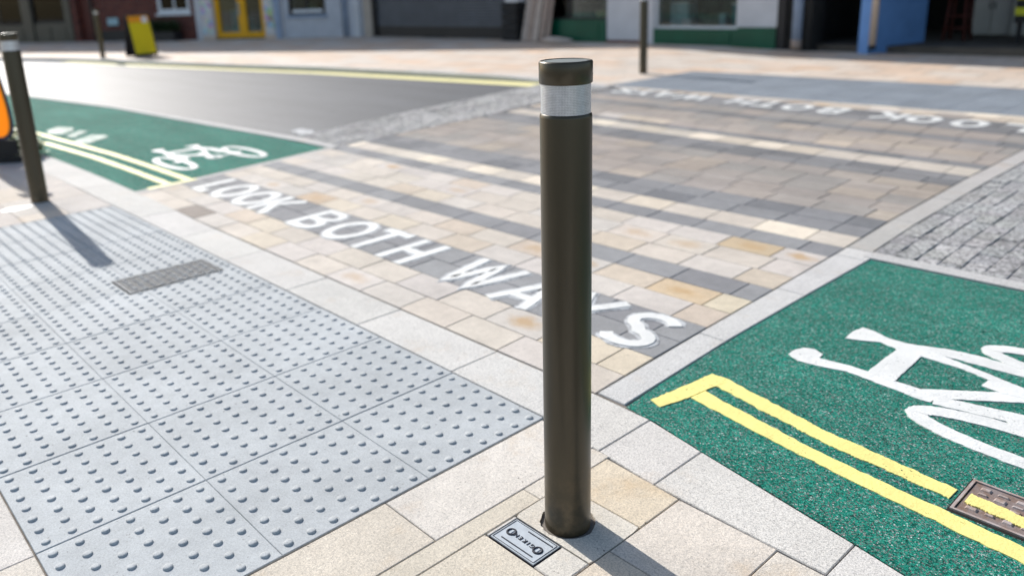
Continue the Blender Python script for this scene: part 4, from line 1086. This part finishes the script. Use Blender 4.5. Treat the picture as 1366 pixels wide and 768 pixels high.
for k, (u, o_, w_, h_) in enumerate(((7.95, .3, .42, .1), (8.2, .28, .3, .07))):
    n = 14; rings = []
    for r_, z_ in ((1, 0), (1.04, .4), (.8, .85), (.35, 1.0)):
        rings.append(b_.add([FE(u + w_ * r_ * cos(2 * pi * i / n) * random.uniform(.9, 1.1) * .8, o_ + w_ * .45 * r_ * sin(2 * pi * i / n) * -1, Z0 + .02 + h_ * z_ * random.uniform(.85, 1.15) + k * .002) for i in range(n)]))
    for a, c in zip(rings, rings[1:]):
        for i in range(n): j = (i + 1) % n; b_.face((a[i], c[i], c[j], a[j])[::-1], smooth=True)
    b_.face(rings[-1])
obj('sack', b_, M['timber_pale'], t)

# yellow A-board
ax, ay, az = -18.50, 5.50, .062
t = thing('advertising_board', (ax, ay, az), 'yellow pavement A-board leaning by the kerb in front of the brick house', 'advertising board')
dx, dy = -.18, .984; nx, ny = .984, .18                                  # width direction, facing direction
def ab(u, o_, z): return (ax + dx * u + nx * o_, ay + dy * u + ny * o_, az + z)
def tilt(u0, u1, z0, z1, th, side, off=0):
    b_ = MB(); f = lambda z: (.20 * (1 - z / .98)) * side
    P = []
    for z in (z0, z1):
        o_ = f(z) + off * side
        a_, c_ = (o_, o_ + th * side) if side < 0 else (o_ + th, o_)
        if side < 0: a_, c_ = o_, o_ - th
        P += [ab(u0, a_, z), ab(u1, a_, z), ab(u1, c_, z), ab(u0, c_, z)]
    b_.hexa(P); return b_
for side, nm in ((1, 'front_panel'), (-1, 'back_panel')):
    fr = obj(nm, tilt(-.30, .30, .02, .98, .025, side), M['dark_frame'], t)
    sub('yellow_sheet', tilt(-.265, .265, .08, .80, .004, side, .0265 if side > 0 else .0265), M['board_yellow'], fr, t)
    sub('orange_heading', tilt(-.265, .265, .802, .95, .004, side, .0265), M['board_orange'], fr, t)
    if side > 0: sub('white_notice', tilt(.08, .22, .79, .93, .002, side, .0325), M['white_plastic'], fr, t)

# ------------------------------------------------------------------ light, sky, camera
SUN_EL, SHADOW_AZ = 32.0, -5.0                                          # shadows run almost along the kerb, towards the right
sun = bpy.data.lights.new('sun', 'SUN'); sun.energy = 4.6; sun.angle = R(.5); sun.color = (1.0, .965, .915)
so = bpy.data.objects.new('sun', sun); C.objects.link(so)
from mathutils import Vector, Matrix
d = Vector((cos(R(SUN_EL)) * cos(R(SHADOW_AZ)), cos(R(SUN_EL)) * sin(R(SHADOW_AZ)), -sin(R(SUN_EL))))
so.rotation_euler = d.to_track_quat('-Z', 'Y').to_euler(); so.location = (-20, 2, 20)
w = bpy.data.worlds.new('World'); SC.world = w; w.use_nodes = True
nt = w.node_tree; bg = nt.nodes['Background']; sky = nt.nodes.new('ShaderNodeTexSky'); sky.sky_type = 'NISHITA'; sky.sun_disc = False
sky.sun_elevation = R(SUN_EL); sky.sun_rotation = math.atan2(-d.x, -d.y); sky.air_density = 1.2; sky.dust_density = 1.5; sky.ozone_density = 1.0
nt.links.new(sky.outputs[0], bg.inputs[0]); bg.inputs[1].default_value = .12

cam = bpy.data.cameras.new('camera'); co = bpy.data.objects.new('camera', cam); C.objects.link(co); SC.camera = co
pit, yaw, roll = .279537, -.858428, -.0430517
F = Vector((sin(yaw) * cos(pit), cos(yaw) * cos(pit), -sin(pit))); Rv = Vector((cos(yaw), -sin(yaw), 0)); U = Rv.cross(F)
R2 = Rv * cos(roll) + U * sin(roll); U2 = -Rv * sin(roll) + U * cos(roll)
mw = Matrix(((R2.x, U2.x, -F.x, 1.574762), (R2.y, U2.y, -F.y, -1.617952), (R2.z, U2.z, -F.z, 1.297777), (0, 0, 0, 1)))
co.matrix_world = mw
cam.sensor_width = 36; cam.lens = 1076.162 / 1366 * 36; cam.shift_x = (683 - 628.566) / 1366; cam.shift_y = (294.786 - 384) / 1366
cam.clip_start = .05; cam.clip_end = 400
cam.dof.use_dof = True; cam.dof.focus_distance = 1.86; cam.dof.aperture_fstop = 1.95
SC.view_settings.view_transform = 'Standard'; SC.view_settings.look = 'None'; SC.view_settings.exposure = .42; SC.view_settings.gamma = 1
SC.render.engine = 'CYCLES'; SC.cycles.use_denoising = True; SC.cycles.max_bounces = 8; SC.cycles.transparent_max_bounces = 12
SC.cycles.sample_clamp_indirect = 6
